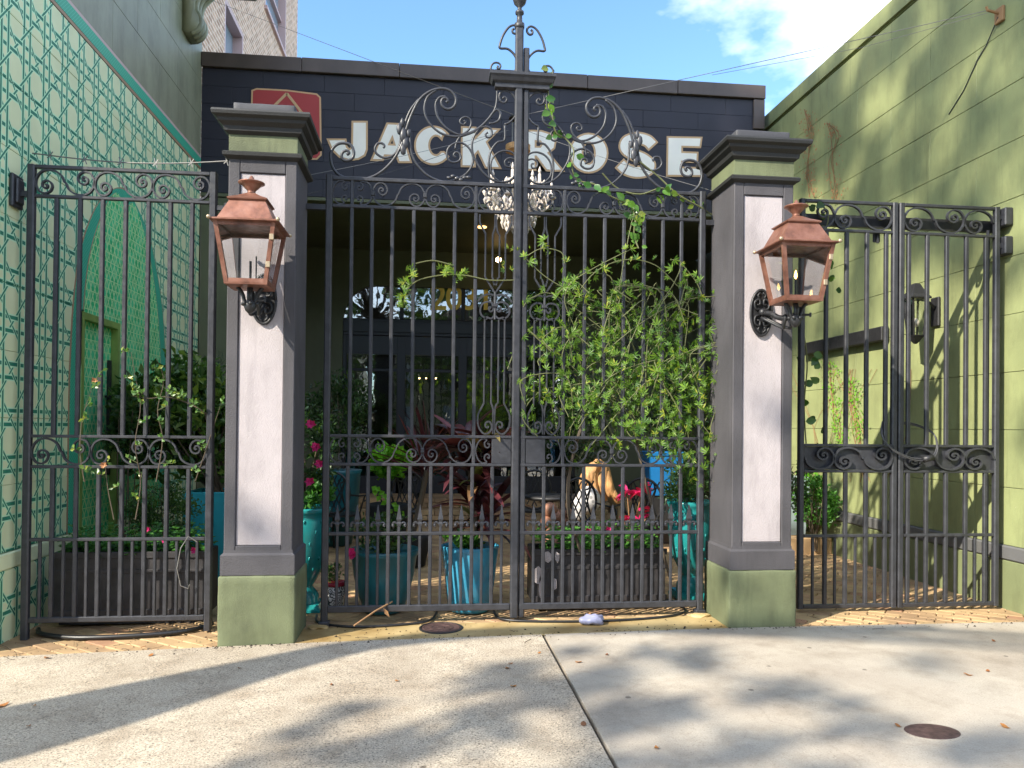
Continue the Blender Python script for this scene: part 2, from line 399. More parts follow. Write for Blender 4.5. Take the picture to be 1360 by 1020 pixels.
m.l(tr.outputs[0], ms.inputs[1]); m.l(gl.outputs[0], ms.inputs[2]); m.l(ms.outputs[0], m.out.inputs[0]); M['winglass'] = m.m
def glow(name, c, s):
    m = Mat(name, c, .5); m.b.inputs['Emission Color'].default_value = (*c, 1); m.b.inputs['Emission Strength'].default_value = s; return m.m
M['flame'] = glow('gas_flame', (1, .55, .12), 6); M['bulb'] = glow('warm_bulb', (1, .62, .3), 9); M['downlight'] = glow('warm_downlight', (1, .55, .2), 1.5)
m = Mat('crystal', (.92, .82, .74), .08, 0, .9); m.b.inputs['Transmission Weight'].default_value = .35; M['crystal'] = m.m
M['candle'] = Mat('cream_candle_sleeve', (.75, .66, .58), .5).m
m = Mat('cream_letter', (.95, .90, .79), .6); m.var(4, .04); M['letter_fill'] = m.m
M['letter_edge'] = Mat('tan_letter_edge', (.60, .38, .20), .6).m
M['logo_red'] = Mat('logo_red', (.40, .045, .045), .6).m
M['gold'] = Mat('gold_leaf', (.85, .58, .10), .35, .3).m
m = Mat('tan_brick', (.4, .3, .22), .85)
bt = m.n('ShaderNodeTexBrick'); bt.inputs['Scale'].default_value = 1; bt.inputs['Brick Width'].default_value = .30; bt.inputs['Row Height'].default_value = .11; bt.inputs['Mortar Size'].default_value = .016
bt.inputs['Color1'].default_value = (.60, .40, .27, 1); bt.inputs['Color2'].default_value = (.34, .20, .125, 1); bt.inputs['Mortar'].default_value = (.72, .60, .48, 1)
sx = m.n('ShaderNodeSeparateXYZ'); m.l(m.pos(), sx.inputs[0]); cx = m.n('ShaderNodeCombineXYZ'); m.l((V(sx.outputs[1])+V(sx.outputs[0])).s, cx.inputs[0]); m.l(sx.outputs[2], cx.inputs[1])
m.l(cx.outputs[0], bt.inputs['Vector'])
m.color(m.mix(1.0, bt.outputs[0], m.ramp(m.noise(7, 3), [(.3, (.8, .78, .76)), (.7, (1.15, 1.15, 1.15))]), 'MULTIPLY')); M['brick'] = m.m
M['pink_frame'] = Mat('pink_window_frame', (.50, .36, .35), .6).m
m = Mat('far_window_glass', (.25, .32, .38), .08); M['farglass'] = m.m
def glaze(name, base, rough=.22, amt=.25):
    m = Mat(name, base, rough); m.var(5, amt); m.bump(m.noise(10, 3), .15, .006); return m.m
M['teal_glaze'] = glaze('teal_glaze', (.016, .22, .225)); M['dark_teal_glaze'] = glaze('dark_teal_glaze', (.014, .125, .155), .3); M['aqua'] = glaze('aqua_paint', (.025, .33, .40), .45, .1)
M['stripe'] = glaze('blue_glaze', (.05, .29, .46), .2, .2)
m = Mat('black_white_print', (.5, .5, .5), .35)
tcn = m.n('ShaderNodeTexCoord'); vo = m.n('ShaderNodeTexVoronoi'); vo.inputs['Scale'].default_value = 22; m.l(tcn.outputs['Object'], vo.inputs['Vector'])
m.color(m.ramp(V.op('FRACT', V(vo.outputs['Distance'])*3.2).s, [(.45, (.02, .02, .025)), (.55, (.62, .60, .58))])); M['print'] = m.m
M['red_rim'] = glaze('red_rim', (.32, .02, .04))
m = Mat('zinc_planter', (.035, .033, .036), .5); m.var(9, .5); m.bump(m.noise(12, 4), .15, .01); M['zinc'] = m.m
m = Mat('pale_blue_planter', (.30, .38, .40), .5); m.var(3, .15); M['paleblue'] = m.m
M['blue_box'] = glaze('bright_blue_plastic', (.012, .16, .42), .4, .1)
M['magenta'] = leafmat('magenta_leaf', (.50, .01, .10), (.62, .03, .17), None, .25)
m = Mat('tan_drape', (.50, .27, .11), .7); m.var(14, .35); m.bump(m.noise(24, 4, stretch=(1, 1, .25)), .8, .02); M['tan'] = m.m
m = Mat('spotted_white', (.6, .6, .6), .6); vo = m.n('ShaderNodeTexVoronoi'); vo.inputs['Scale'].default_value = 18; m.l(m.pos(), vo.inputs['Vector'])
m.color(m.ramp(vo.outputs['Distance'], [(.25, (.30, .29, .29)), (.4, (.62, .60, .60))])); M['spotted'] = m.m
m = Mat('terracotta_figure', (.34, .16, .10), .6); m.var(8, .25); M['terra'] = m.m
M['cushion'] = Mat('charcoal_cushion', (.02, .022, .025), .9).m
m = Mat('black_hose', (.012, .012, .013), .4); M['hose'] = m.m
m = Mat('plastic_bag', (.33, .34, .50), .35); m.b.inputs['Transmission Weight'].default_value = .2; M['bag'] = m.m
m = Mat('rusty_cover', (.085, .05, .045), .6, .3); m.var(25, .45); m.bump(m.noise(60, 4), .6, .004); M['cover'] = m.m
M['wire'] = Mat('grey_wire', (.22, .21, .2), .5, .6).m
M['cable'] = Mat('sleeved_cable', (.05, .05, .055), .3).m
m = Mat('soil', (.03, .022, .015), .95); m.var(40, .5); M['soil'] = m.m
m = Mat('bark', (.07, .055, .042), .9); m.var(12, .4); m.bump(m.noise(20, 5, stretch=(1, 1, .3)), .8, .02); M['bark'] = m.m
M['stem'] = Mat('vine_stem', (.11, .12, .045), .7).m
M['wood_stem'] = Mat('woody_stem', (.10, .075, .05), .8).m
M['dry_vine'] = Mat('dry_vine_stem', (.30, .17, .08), .8).m
M['vine_leaf'] = leafmat('vine_leaf', (.045, .125, .018), (.19, .33, .032), (.42, .44, .06), .5)
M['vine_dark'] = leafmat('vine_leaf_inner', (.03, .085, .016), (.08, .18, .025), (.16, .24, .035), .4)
M['broad_leaf'] = leafmat('broad_vine_leaf', (.05, .15, .04), (.11, .24, .03), (.25, .30, .05), .35, .3)
M['shrub'] = leafmat('shrub_leaf', (.016, .045, .014), (.04, .095, .024), (.075, .13, .025), .3, .35)
M['shrub_mid'] = leafmat('shrub_leaf_mid', (.025, .075, .02), (.06, .14, .03), (.10, .18, .03), .3, .4)
M['needle'] = leafmat('needle_leaf', (.015, .04, .022), (.035, .08, .035), None, .2)
M['bedding'] = leafmat('bedding_leaf', (.03, .12, .02), (.07, .22, .03), (.12, .28, .04), .35)
M['lime'] = leafmat('lime_leaf', (.10, .32, .02), (.18, .45, .03), (.26, .52, .05), .4)
M['cordyline'] = leafmat('cordyline_leaf', (.028, .010, .014), (.09, .022, .030), (.20, .05, .05), .25, .3)
M['cordyline_pink'] = leafmat('cordyline_pink_leaf', (.30, .06, .07), (.20, .22, .06), None, .3, .3)
M['pink'] = leafmat('pink_petal', (.60, .02, .17), (.72, .05, .28), None, .3)
M['oak_leaf'] = leafmat('oak_leaf', (.03, .06, .015), (.06, .11, .02), None, .25)
M['fallen'] = leafmat('fallen_leaf', (.20, .07, .02), (.38, .16, .04), (.09, .04, .03), .1, .7)
M['dry_flower'] = Mat('dry_flower', (.38, .18, .08), .8).m

# ================================================================== SETTING
XL, XR, YF, YB = -3.02, 4.85, -.46, 4.55
g = MB(); g.add([(-160,-160,-.32),(160,-160,-.32),(160,160,-.32),(-160,160,-.32)], [(0,1,2,3)])
tag(g.build('ground', M['asphalt']), kind='structure')
# sidewalk slabs (a joint between the two in view)
sw = tag(bpy.data.objects.new('sidewalk', None), kind='structure'); link(sw)
def slab(x0, x1, y0, y1, mat):
    mb = MB(); nx = max(2, int((x1-x0)/.5)); xs = [x0+(x1-x0)*i/nx for i in range(nx+1)]
    top = []
    c_ = .007
    for x in xs:
        xx = min(max(x, x0+c_), x1-c_)
        top.append(((x, y0, gz(x)-c_), (xx, y0+c_, gz(x)), (xx, y1-c_, gz(x)), (x, y1, gz(x)-c_)))
    vs_ = []; fs = []
    for t in top: vs_ += [(t[0][0], y0, t[0][2]-.2), *t, (t[3][0], y1, t[3][2]-.2)]
    for i in range(nx):
        for k in range(5): fs.append((i*6+k, (i+1)*6+k, (i+1)*6+k+1, i*6+k+1))
    n = nx*6; fs.append((0,1,2,3,4,5)); fs.append((n+5,n+4,n+3,n+2,n+1,n))
    mb.add(vs_, fs); return mb.build('slab', mat, sw)
JX = .845
slab(-9, JX-.007, -3.6, YF, M['conc_rough']); slab(JX+.007, 9, -3.6, YF, M['conc_smooth'])
slab(-9, JX-.9, -5.2, -3.614, M['conc_rough']); slab(JX-.886, 9, -5.2, -3.614, M['conc_smooth'])
j = MB(); j.box((-9, -5.2, -.3), (9, YF, -.155)); j.build('joint_fill', M['soil'], sw)
# patio: clay pavers laid on the diagonal
pt = tag(bpy.data.objects.new('patio', None), kind='structure'); link(pt)
def sheet(y0, y1, dz, name, mat, parent, x0=-3.02, x1=4.85):
    mb = MB(); xs = [x0+(x1-x0)*i/16 for i in range(17)]
    mb.add([(x, y, gz(x)+dz) for y in (y0, y1) for x in xs], [(i, i+1, 18+i, 17+i) for i in range(16)]); return mb.build(name, mat, parent)
sheet(-.47, 7.0, -.03, 'sand_bed', M['sand'], pt, -3.3, 5.6)
PL, PW_ = .24, .12
def paver_mesh(): return MB().cbox((-PL/2+.003, -PW_/2+.003, -.05), (PL/2-.003, PW_/2-.003, 0), .006)
cells = []
ca, sa = math.cos(R(-38)), math.sin(R(-38))
for i in range(-60, 60):
    for k_ in range(-90, 90):
        a = i*PL+(k_ % 2)*PL/2; b = k_*PW_
        x, y = a*ca-b*sa, a*sa+b*ca+2
        if -3.1 < x < 5.1 and -.6 < y < 6.35: cells.append((y, x))
cells.sort()
# the apron right inside the kerb of the main opening is plain mortar, so pavers there are left out
cells = [c_ for c_ in cells if not (-.95 < c_[1] < 2.32 and c_[0] < -.10)]
rest = MB(); base = paver_mesh()
rz = Matrix.Rotation(R(-38), 3, 'Z')
for n, (y, x) in enumerate(cells):
    z = gz(x)-.012+random.uniform(-.002, .002)
    if n < 290: placed('paver', 'paver', paver_mesh, M['paver'], (x, y, z), pt, (random.uniform(-.008, .008), random.uniform(-.008, .008), R(-38)))
    else: rest.add([rz @ v_ + Vector((x, y, z)) for v_ in base.v], base.f)
rest.build('far_pavers', M['paver'], pt, kind='stuff')
ap = MB(); xs = [-.95+3.28*i/12 for i in range(13)]
ap.add([(x, y, gz(x)-.006) for y in (YF-.01, -.06) for x in xs], [(i, i+1, 14+i, 13+i) for i in range(12)]); ap.build('mortar_apron', M['apron'], pt)
# brick steps at the back
st = thing('brick_steps', 'two low tan brick steps across the back of the courtyard under the dark porch', 'steps', (0, 6.3, 0))
def step_brick(): return MB().cbox((-.105, 0, 0), (.105, .36, .075), .006)
for lv in range(2):
    for row in range(2):
        for i in range(36):
            x = -2.9+i*.216+(.108 if row else 0)
            if x > 4.8: continue
            if -1.6 < x < 3.0: placed('brick', 'stepbrick', step_brick, M['paver'], (x, 6.25+lv*.36+random.uniform(-.003, .003), .005+lv*.16+row*.08), st)
pf = MB(); pf.box((-3.0, 6.98, 0), (4.84, 7.6, .318)); pf.box((-3.0, 6.3, -.02), (-1.7, 6.98, .31)); pf.box((3.1, 6.3, -.02), (4.84, 6.98, .31)); pf.build('landing', M['paver'], st)

# ------------------------------------------------------------------ block walls
def blocks(parent, mat, axis, plane, face, u0, u1, v0, v1, h, l, offs, depth=.10, holes=(), name='block', gap=.004, mats=None):
    """courses of blocks; axis 'x' = wall along y facing +-x, 'y' = wall along x facing -y"""
    v_ = v0; row = 0
    while v_ < v1-.01:
        t = min(v_+h, v1); o = offs[row % len(offs)]; k0 = math.floor((u0-o)/l); a = o+k0*l
        while a < u1-.001:
            A, B = max(a, u0), min(a+l, u1); rects = [(A, B, v_, t)] if B-A > .02 else []
            for (h0, h1, g0, g1) in holes:
                new = []
                for (p, q, r_, s_) in rects:
                    if q <= h0 or p >= h1 or s_ <= g0 or r_ >= g1: new.append((p, q, r_, s_)); continue
                    if p < h0: new.append((p, h0, r_, s_))
                    if q > h1: new.append((h1, q, r_, s_))
                    m0, m1 = max(p, h0), min(q, h1)
                    if r_ < g0: new.append((m0, m1, r_, g0))
                    if s_ > g1: new.append((m0, m1, g1, s_))
                rects = new
            for (p, q, r_, s_) in rects:
                if q-p < .01 or s_-r_ < .01: continue
                du_, dv_ = round(q-p-gap, 4), round(s_-r_-gap, 4)
                if axis == 'x':
                    fx = face
                    mk = lambda: MB().cbox((min(0, -fx*depth), -du_/2, -dv_/2), (max(0, -fx*depth), du_/2, dv_/2), .0025)
                    loc = (plane+random.uniform(-.0015, .0015), (p+q)/2, (r_+s_)/2)
                else:
                    mk = lambda: MB().cbox((-du_/2, 0, -dv_/2), (du_/2, depth, dv_/2), .002)
                    loc = ((p+q)/2, plane+random.uniform(-.0015, .0015), (r_+s_)/2)
                mt = mats(p, q, r_, s_) if mats else mat
                placed(name, ('b', axis, face, du_, dv_), mk, mt, loc, parent)
            a += l
        v_ = t; row += 1
# right wall
rw = thing('garden_wall', 'tall sage green painted block wall down the right side of the courtyard', 'wall', (XR, 2, 0))
MB().box((XR+.095, -1.6, -.2), (XR+.5, 9, 6.02)).build('wall_core', M['wall_green'], rw)
blocks(rw, M['wall_green'], 'x', XR, -1, -1.5, 5.6, .545, 5.83, .4845, 1.28, (.39, 1.03))
MB().box((XR+.02, -1.55, 5.86), (XR+.42, 9, 5.872)).box((XR-.012, -1.55, 5.875), (XR+.46, 9, 6.06)).build('coping', M['wall_green'], rw)
MB().cbox((XR-.03, -1.5, .425), (XR+.08, 5.6, .545), .012).build('ledge', M['band_grey'], rw)
MB().cbox((XR-.022, -1.5, -.1), (XR+.08, 5.6, .420), .006).build('plinth', M['wall_green_base'], rw)
# left building
DY0, DY1, DZ1 = 1.11, 1.94, 2.47
lb = thing('corner_building', 'building on the left with a cane weave mural and green arch', 'building', (XL, 2, 0))
MB().box((-14, -.34, -.3), (XL-.30, 4.56, 14)).build('wall_core', M['upper_green'], lb)
MB().box((XL-.30, -.34, 6.5), (XL-.098, 4.56, 14)).build('upper_core', M['upper_green'], lb)
MB().box((XL-.30, -.34, -.3), (XL-.098, DY0, 6.5)).box((XL-.30, DY1, -.3), (XL-.098, 4.56, 6.5)).box((XL-.30, DY0, DZ1), (XL-.098, DY1, 6.5)).build('mural_backing', M['mural_ground'], lb)
blocks(lb, M['cane'], 'x', XL, 1, -.35, 4.545, .555, 4.85, .486, 1.28, (.39, 1.03), holes=((DY0, DY1, 0, DZ1),), gap=.0025)
blocks(lb, M['upper_green'], 'x', XL, 1, -.35, 4.56, 5.04, 9.9, .486, 1.28, (1.69, 1.03), gap=.003)
MB().cbox((XL-.09, -.35, .43), (XL+.018, DY0-.02, .55), .01).build('ledge', M['mural_ground'], lb)
MB().cbox((XL-.09, DY1+.02, .43), (XL+.018, 4.5, .55), .01).build('ledge', M['mural_ground'], lb)
MB().cbox((XL-.09, -.35, -.2), (XL+.012, DY0-.02, .426), .006).build('plinth', M['cane'], lb)
MB().cbox((XL-.09, DY1+.02, -.2), (XL+.012, 4.5, .426), .006).build('plinth', M['cane'], lb)
MB().box((XL-.09, -.35, 4.853), (XL+.006, 4.545, 4.885)).build('border_line', M['terracotta_line'], lb)
MB().box((XL-.09, -.35, 4.887), (XL+.008, 4.545, 5.00)).build('mural_border', M['teal'], lb)
MB().box((XL-.09, -.35, 5.002), (XL+.006, 4.545, 5.036)).build('border_line', M['pink_line'], lb)
# pointed arch: outline in wall coordinates (y, z), three nested painted bands
def arch_pts(grow, z0):
    ctl = [(.90-grow, z0), (.90-grow, 1.9), (.95-grow, 2.5), (1.07-grow*.95, 3.0), (1.36-grow*.8, 3.45), (1.72-grow*.45, 3.72), (2.05, 3.83+grow),
           (2.36+grow*.5, 3.74), (2.78+grow*.9, 3.46), (3.13+grow, 2.9), (3.29+grow, 2.3), (3.32+grow, 1.9), (3.32+grow, z0)]
    body = catmull([(a, b, 0) for a, b in ctl[1:-1]], 5)
    return [ctl[0]]+[(p.x, p.y) for p in body]+[ctl[-1]]
def flat_yz(pts, x, th, hole=None):
    """slab with outline pts (y,z) lying on the wall, optional rectangular notch from the bottom"""
    if hole:
        h0, h1, g1 = hole; pts = pts+[(h1, pts[-1][1]), (h1, g1), (h0, g1), (h0, pts[0][1])]
    bm = bmesh.new(); vs_ = [bm.verts.new((x, a, b)) for a, b in pts]; f = bm.faces.new(vs_)
    r_ = bmesh.ops.extrude_face_region(bm, geom=[f]); bmesh.ops.translate(bm, verts=[v_ for v_ in r_['geom'] if isinstance(v_, bmesh.types.BMVert)], vec=(th, 0, 0))
    bmesh.ops.triangulate(bm, faces=bm.faces[:])
    bm.verts.index_update(); mb = MB().add([v_.co.copy() for v_ in bm.verts], [tuple(v_.index for v_ in f_.verts) for f_ in bm.faces]); bm.free(); return mb
hole = (DY0, DY1, DZ1)
flat_yz(arch_pts(.0, .556), XL-.004, .008, hole).build('arch_outline', M['terracotta_line'], lb)
flat_yz(arch_pts(-.02, .556), XL-.003, .010, hole).build('arch_border', M['teal'], lb)
flat_yz(arch_pts(-.185, .556), XL-.002, .0115, hole).build('arch_line', M['terracotta_line'], lb)
flat_yz(arch_pts(-.20, .556), XL-.001, .013, hole).build('arch_field', M['arch_mural'], lb)
MB().box((XL-.10, DY0+.05, -.1), (XL-.05, DY1-.05, DZ1-.06)).build('door', M['arch_mural'], lb)
dr = [o for o in lb.children if o.name.startswith('door')][0]
MB().box((XL-.048, DY1-.14, 1.0), (XL-.02, DY1-.10, 2.1)).tube([(XL-.055, DY1-.17, 1.75), (XL+.01, DY1-.17, 1.75), (XL+.01, DY1-.22, 1.75)], .012).build('door_handle', M['castiron'], dr)
MB().box((XL-.15, DY0, -.1), (XL+.016, DY0+.05, DZ1)).box((XL-.15, DY1-.05, -.1), (XL+.016, DY1, DZ1)).box((XL-.15, DY0+.051, DZ1-.06), (XL+.015, DY1-.051, DZ1)).build('door_frame', M['door_frame'], lb)
# scroll corbel under the cornice
cb = MB(); cy0, cy1 = 3.72, 4.08
prof = [(0, 6.28), (.08, 6.29), (.15, 6.33), (.19, 6.41), (.18, 6.49), (.14, 6.56), (.14, 6.66), (.19, 6.77), (.29, 6.87), (.40, 6.93), (.46, 7.0), (.46, 7.1), (0, 7.1)]
cb.poly([(XL+a, cy0, b) for a, b in prof], cy1-cy0, (0, 1, 0))
for yy in (cy0+.08, cy0+.18, cy0+.28):
    cb.tube(catmull([(XL+a+.004, yy, b) for a, b in prof[1:11]], 3), .035, 6)
cb.build('corbel', M['upper_green'], lb, True)
MB().cbox((XL-.05, 3.62, 7.1), (XL+.72, 4.5, 7.22), .02).cbox((XL-.05, -.5, 7.22), (XL+.85, 4.62, 7.6), .03).build('cornice', M['upper_green'], lb)
# distant brick hotel wall behind
XBK = -4.6
bk = thing('brick_hotel', 'tall tan brick building with pink framed windows rising behind the left wall', 'building', (XBK-3, 12, 0))
pcor = P(395, 40, x=XBK); yc = pcor.y
p0, p1 = P(300, 40, x=XBK).y, P(322, 40, x=XBK).y; p2, p3 = P(352, 20, x=XBK).y, P(380, 20, x=XBK).y
zt = P(312, 22, x=XBK).z; zsill = P(372, 60, x=XBK).z
wins = [(p0-.1, p1+.1, zt-2.2, zt), (p2, p3, zsill, zsill+2.3)]
for yy in (p0-3.0,): wins.append((yy, yy+1.1, zt-2.2, zt))
blk = MB(); ys = sorted({8.0, yc, *[a for w_ in wins for a in w_[:2]]}); zs = sorted({0, 26, *[a for w_ in wins for a in w_[2:]]})
for i in range(len(ys)-1):
    for k_ in range(len(zs)-1):
        ym, zm = (ys[i]+ys[i+1])/2, (zs[k_]+zs[k_+1])/2
        if any(a < ym < b and c_ < zm < d_ for a, b, c_, d_ in wins): continue
        blk.add([(XBK, ys[i], zs[k_]), (XBK, ys[i+1], zs[k_]), (XBK, ys[i+1], zs[k_+1]), (XBK, ys[i], zs[k_+1])], [(0, 1, 2, 3)])
blk.add([(-12, 8, 0), (XBK, 8, 0), (XBK, 8, 26), (-12, 8, 26), (-12, yc, 0), (XBK, yc, 0), (XBK, yc, 26), (-12, yc, 26)], [(0,1,2,3), (5,4,7,6), (4,0,3,7), (3,2,6,7)])
blk.build('wall', M['brick'], bk)
for (a, b, c_, d_) in wins:
    fr = MB()
    fr.box((XBK-.32, a, c_), (XBK+.0, a+.09, d_)).box((XBK-.32, b-.09, c_), (XBK+.0, b, d_)).box((XBK-.32, a+.09, d_-.12), (XBK, b-.09, d_)).box((XBK-.30, a+.09, (c_+d_)/2-.04), (XBK-.12, b-.09, (c_+d_)/2+.04)).box((XBK-.32, a-.1, c_-.1), (XBK+.08, b+.1, c_))
    f_ = fr.build('window', M['pink_frame'], bk); MB().box((XBK-.25, a+.08, c_), (XBK-.23, b-.08, d_-.1)).build('pane', M['farglass'], f_)

# ------------------------------------------------------------------ restaurant at the back: navy fascia over a deep porch
rs = thing('restaurant', 'navy painted restaurant front with large pale letters over a dark porch', 'building', (0, YB, 0))
ZN, ZT = 4.56, 6.21
XE = 4.70
MB().box((XL+.003, YB+.105, ZN+.003), (XE, 7.8, ZT)).build('fascia_core', M['navy'], rs)
blocks(rs, M['navy'], 'y', YB, -1, XL+.003, XE, ZN, ZT, .2357, .80, (.17, .57), .10, name='fascia_block', gap=.002)
cp = MB()
cps = [XL+.003+(XE+.05-XL)*i/6 for i in range(7)]
for i in range(6): placed('coping', ('cop', 1), lambda: MB().cbox((0, 0, 0), ((XE+.05-XL)/6-.004, .5, .19), .006), M['coping'], (cps[i], YB-.05, ZT+.004+(.003 if i % 2 else 0)), rs)
MB().cbox((XE-.12, YB-.03, ZT-.42), (XE+.045, YB+.2, ZT), .005).build('coping_end', M['coping'], rs)
MB().box((XL+.003, YB+.11, ZN-.02), (XE+.1, 7.8, ZN)).build('porch_ceiling', M['porch_green'], rs)
MB().cbox((XL+.003, YB-.0, ZN-.05), (XE+.1, YB+.106, ZN-.004), .004).build('soffit_trim', M['porch_green'], rs)
MB().cbox((XL+.003, YB+.02, -.1), (XL+.62, YB+.30, ZN-.055), .01).build('pier', M['porch_green'], rs)
MB().cbox((XE-.55, YB+.02, -.1), (XE+.13, YB+.30, ZN-.055), .01).build('pier', M['porch_green'], rs)
MB().box((XL+.003, 7.62, 0), (XL+.1, 8, ZN)).build('porch_side', M['porch_green'], rs)
MB().box((XL-.1, YB+.30, 0), (XL+.003, 7.62, ZN)).build('porch_side', M['porch_green'], rs)
MB().box((XE+.13, YB+.30, 0), (XE+.22, 7.62, ZN)).build('porch_side', M['porch_green'], rs)
# storefront wall with one wide flat-arched opening
YW = 7.5
ax0 = P(455, 450, y=YW).x; axc = P(613, 450, y=YW).x; ax1 = 2*axc-ax0
az1 = P(560, 381, y=YW).z; azs = az1-.62
arch_o = [(ax0, .3), (ax0, azs)]+[(ax0+.55*(1-math.cos(a)), azs+.62*math.sin(a)) for a in [R(x_) for x_ in range(15, 91, 15)]]
arch_o += [(ax1-.55*(1-math.cos(a)), azs+.62*math.sin(a)) for a in [R(x_) for x_ in range(90, 0, -15)]]+[(ax1, azs), (ax1, .3)]
def wall_hole(outline, x0, x1, z0, z1, y, th):
    bm = bmesh.new(); pts = [(x0, z0), (x0, z1), (x1, z1), (x1, z0)]+outline[::-1]
    f = bm.faces.new([bm.verts.new((a, y, b)) for a, b in pts]); r_ = bmesh.ops.extrude_face_region(bm, geom=[f])
    bmesh.ops.translate(bm, verts=[v_ for v_ in r_['geom'] if isinstance(v_, bmesh.types.BMVert)], vec=(0, th, 0))
    bmesh.ops.triangulate(bm, faces=bm.faces[:]); bm.verts.index_update()
    mb = MB().add([v_.co.copy() for v_ in bm.verts], [tuple(v_.index for v_ in f_.verts) for f_ in bm.faces]); bm.free(); return mb
wall_hole(arch_o, XL+.003, XE+.2, .3, ZN-.02, YW, .2).build('storefront_wall', M['porch_green'], rs)
sf = MB()
ztr0, ztr1 = P(560, 447, y=YW).z, P(560, 424, y=YW).z
sf.cbox((ax0, YW+.02, ztr0), (ax1, YW+.13, ztr1), .015); sf.cbox((ax0, YW+.0, ztr0+.06), (ax1, YW+.02, ztr1-.05), .008)
sf.build('transom_rail', M['frame'], rs)
mxs = [P(x_, 450, y=YW).x for x_ in (533, 615)]; mxs.append(2*axc-mxs[0])
MB().cbox((ax0, YW+.03, .3), (ax0+.07, YW+.12, azs), .01).build('jamb', M['frame'], rs); MB().cbox((ax1-.07, YW+.03, .3), (ax1, YW+.12, azs), .01).build('jamb', M['frame'], rs)
for i, x in enumerate(mxs):
    MB().cbox((x-.035, YW+.04, ztr1), (x+.035, YW+.10, az1), .008).build('mullion', M['frame'], rs)
    MB().cbox((x-.075, YW+.03, .3), (x+.075, YW+.12, ztr0), .008).build('mullion', M['frame'], rs)
MB().box((ax0, YW+.035, ztr0-.32), (ax1, YW+.10, ztr0-.004)).build('door_head', M['frame'], rs)
zb_ = P(560, 492, y=YW).z
MB().cbox((ax0+.08, YW+.045, zb_-.025), (ax1-.08, YW+.095, zb_+.025), .005).build('glazing_bar', M['frame'], rs)
MB().cbox((ax0, YW+.03, .3), (ax1, YW+.12, .62), .01).build('kick_panel', M['frame'], rs)
xs_ = [ax0]+mxs+[ax1]
for i in range(4):
    MB().box((xs_[i]+.02, YW+.065, .62), (xs_[i+1]-.02, YW+.072, ztr0)).build('pane', M['winglass'], rs)
tp = [p for p in arch_o if p[1] > ztr1]; tp = [(ax0, ztr1)]+tp+[(ax1, ztr1)]
MB().poly([(a, YW+.065, b) for a, b in tp], .006, (0, 1, 0)).build('transom_pane', M['winglass'], rs)
# dim room behind the glass with lit bulbs
MB().add([(-3,12,.3),(4.7,12,.3),(4.7,12,4.5),(-3,12,4.5),(-3,7.72,.3),(4.7,7.72,.3),(4.7,7.72,4.5),(-3,7.72,4.5)], [(0,1,2,3),(4,5,1,0),(7,3,2,6),(4,0,3,7),(5,6,2,1)]).build('dining_room', M['porch_green'], rs)
for (bx_, by_) in ((565, 462), (610, 463), (557, 501), (566, 501), (579, 501)):
    q = P(bx_, by_, y=9.0); b_ = MB().ico((q.x, q.y, q.z), .035 if by_ < 480 else .018, 1); b_.tube([(q.x, q.y, q.z+.04), (q.x, q.y, 4.4)], .006, 4).build('pendant_cord', M['frame'], rs)
    MB().ico((q.x, q.y, q.z-.02), .036 if by_ < 480 else .02, 1).build('pendant_bulb', M['bulb'], rs, True)
q = P(640, 302, z=ZN-.03); MB().lathe([(.075, 0), (.07, -.012), (.02, -.016)], (q.x, q.y, ZN-.021), 20).build('downlight', M['downlight'], rs)
q = P(662, 345, y=6.8); MB().ico(q, .055, 1, (1, 1, .9)).build('wall_lamp', M['bulb'], rs, True)

# painted letters (fill + tan edge), outlines measured on the fascia
def curve_mesh(name, loops, grow, y, th, mat, parent, plane_pt):
    cu = bpy.data.curves.new(name, 'CURVE'); cu.dimensions = '2D'; cu.fill_mode = 'BOTH'; cu.offset = grow; cu.extrude = th/2
    for lp in loops:
        s_ = cu.splines.new('POLY'); s_.points.add(len(lp)-1); s_.use_cyclic_u = True
        for p, (a, b) in zip(s_.points, lp): p.co = (a, b, 0, 1)
    o = bpy.data.objects.new(name, cu); col.objects.link(o); bpy.context.view_layer.update()
    me = bpy.data.meshes.new_from_object(o.evaluated_get(bpy.context.evaluated_depsgraph_get())); bpy.data.objects.remove(o)
    me.transform(Matrix(((1, 0, 0, 0), (0, 0, 1, 0), (0, 1, 0, 0), (0, 0, 0, 1)))); me.materials.clear(); me.materials.append(mat); me.name = name
    me.transform(Matrix.Translation(Vector((0, y, 0))-wloc(parent))); ob = bpy.data.objects.new(name, me); link(ob, parent); return ob
def zc(pts, ox, s=4.857, oy=90): return [(ox+a/s, oy+b/s) for a, b in pts]
def ell(cx_, cy_, rx, ry, a0=0, a1=360, n=28): return [(cx_+rx*math.cos(R(a0+(a1-a0)*i/n)), cy_-ry*math.sin(R(a0+(a1-a0)*i/n))) for i in range(n+1)]
def stroke(pts, w_):
    pts = catmull([(a, b, 0) for a, b in pts], 5); L_, R_ = [], []
    for i, p in enumerate(pts):
        t = (pts[min(i+1, len(pts)-1)]-pts[max(i-1, 0)]).normalized(); n_ = Vector((-t.y, t.x, 0)); ww = w_*(1 if not isinstance(w_, list) else 1)
        L_.append((p.x+n_.x*ww/2, p.y+n_.y*ww/2)); R_.append((p.x-n_.x*ww/2, p.y-n_.y*ww/2))
    return L_+R_[::-1]
def noclose(l): return l[:-1]
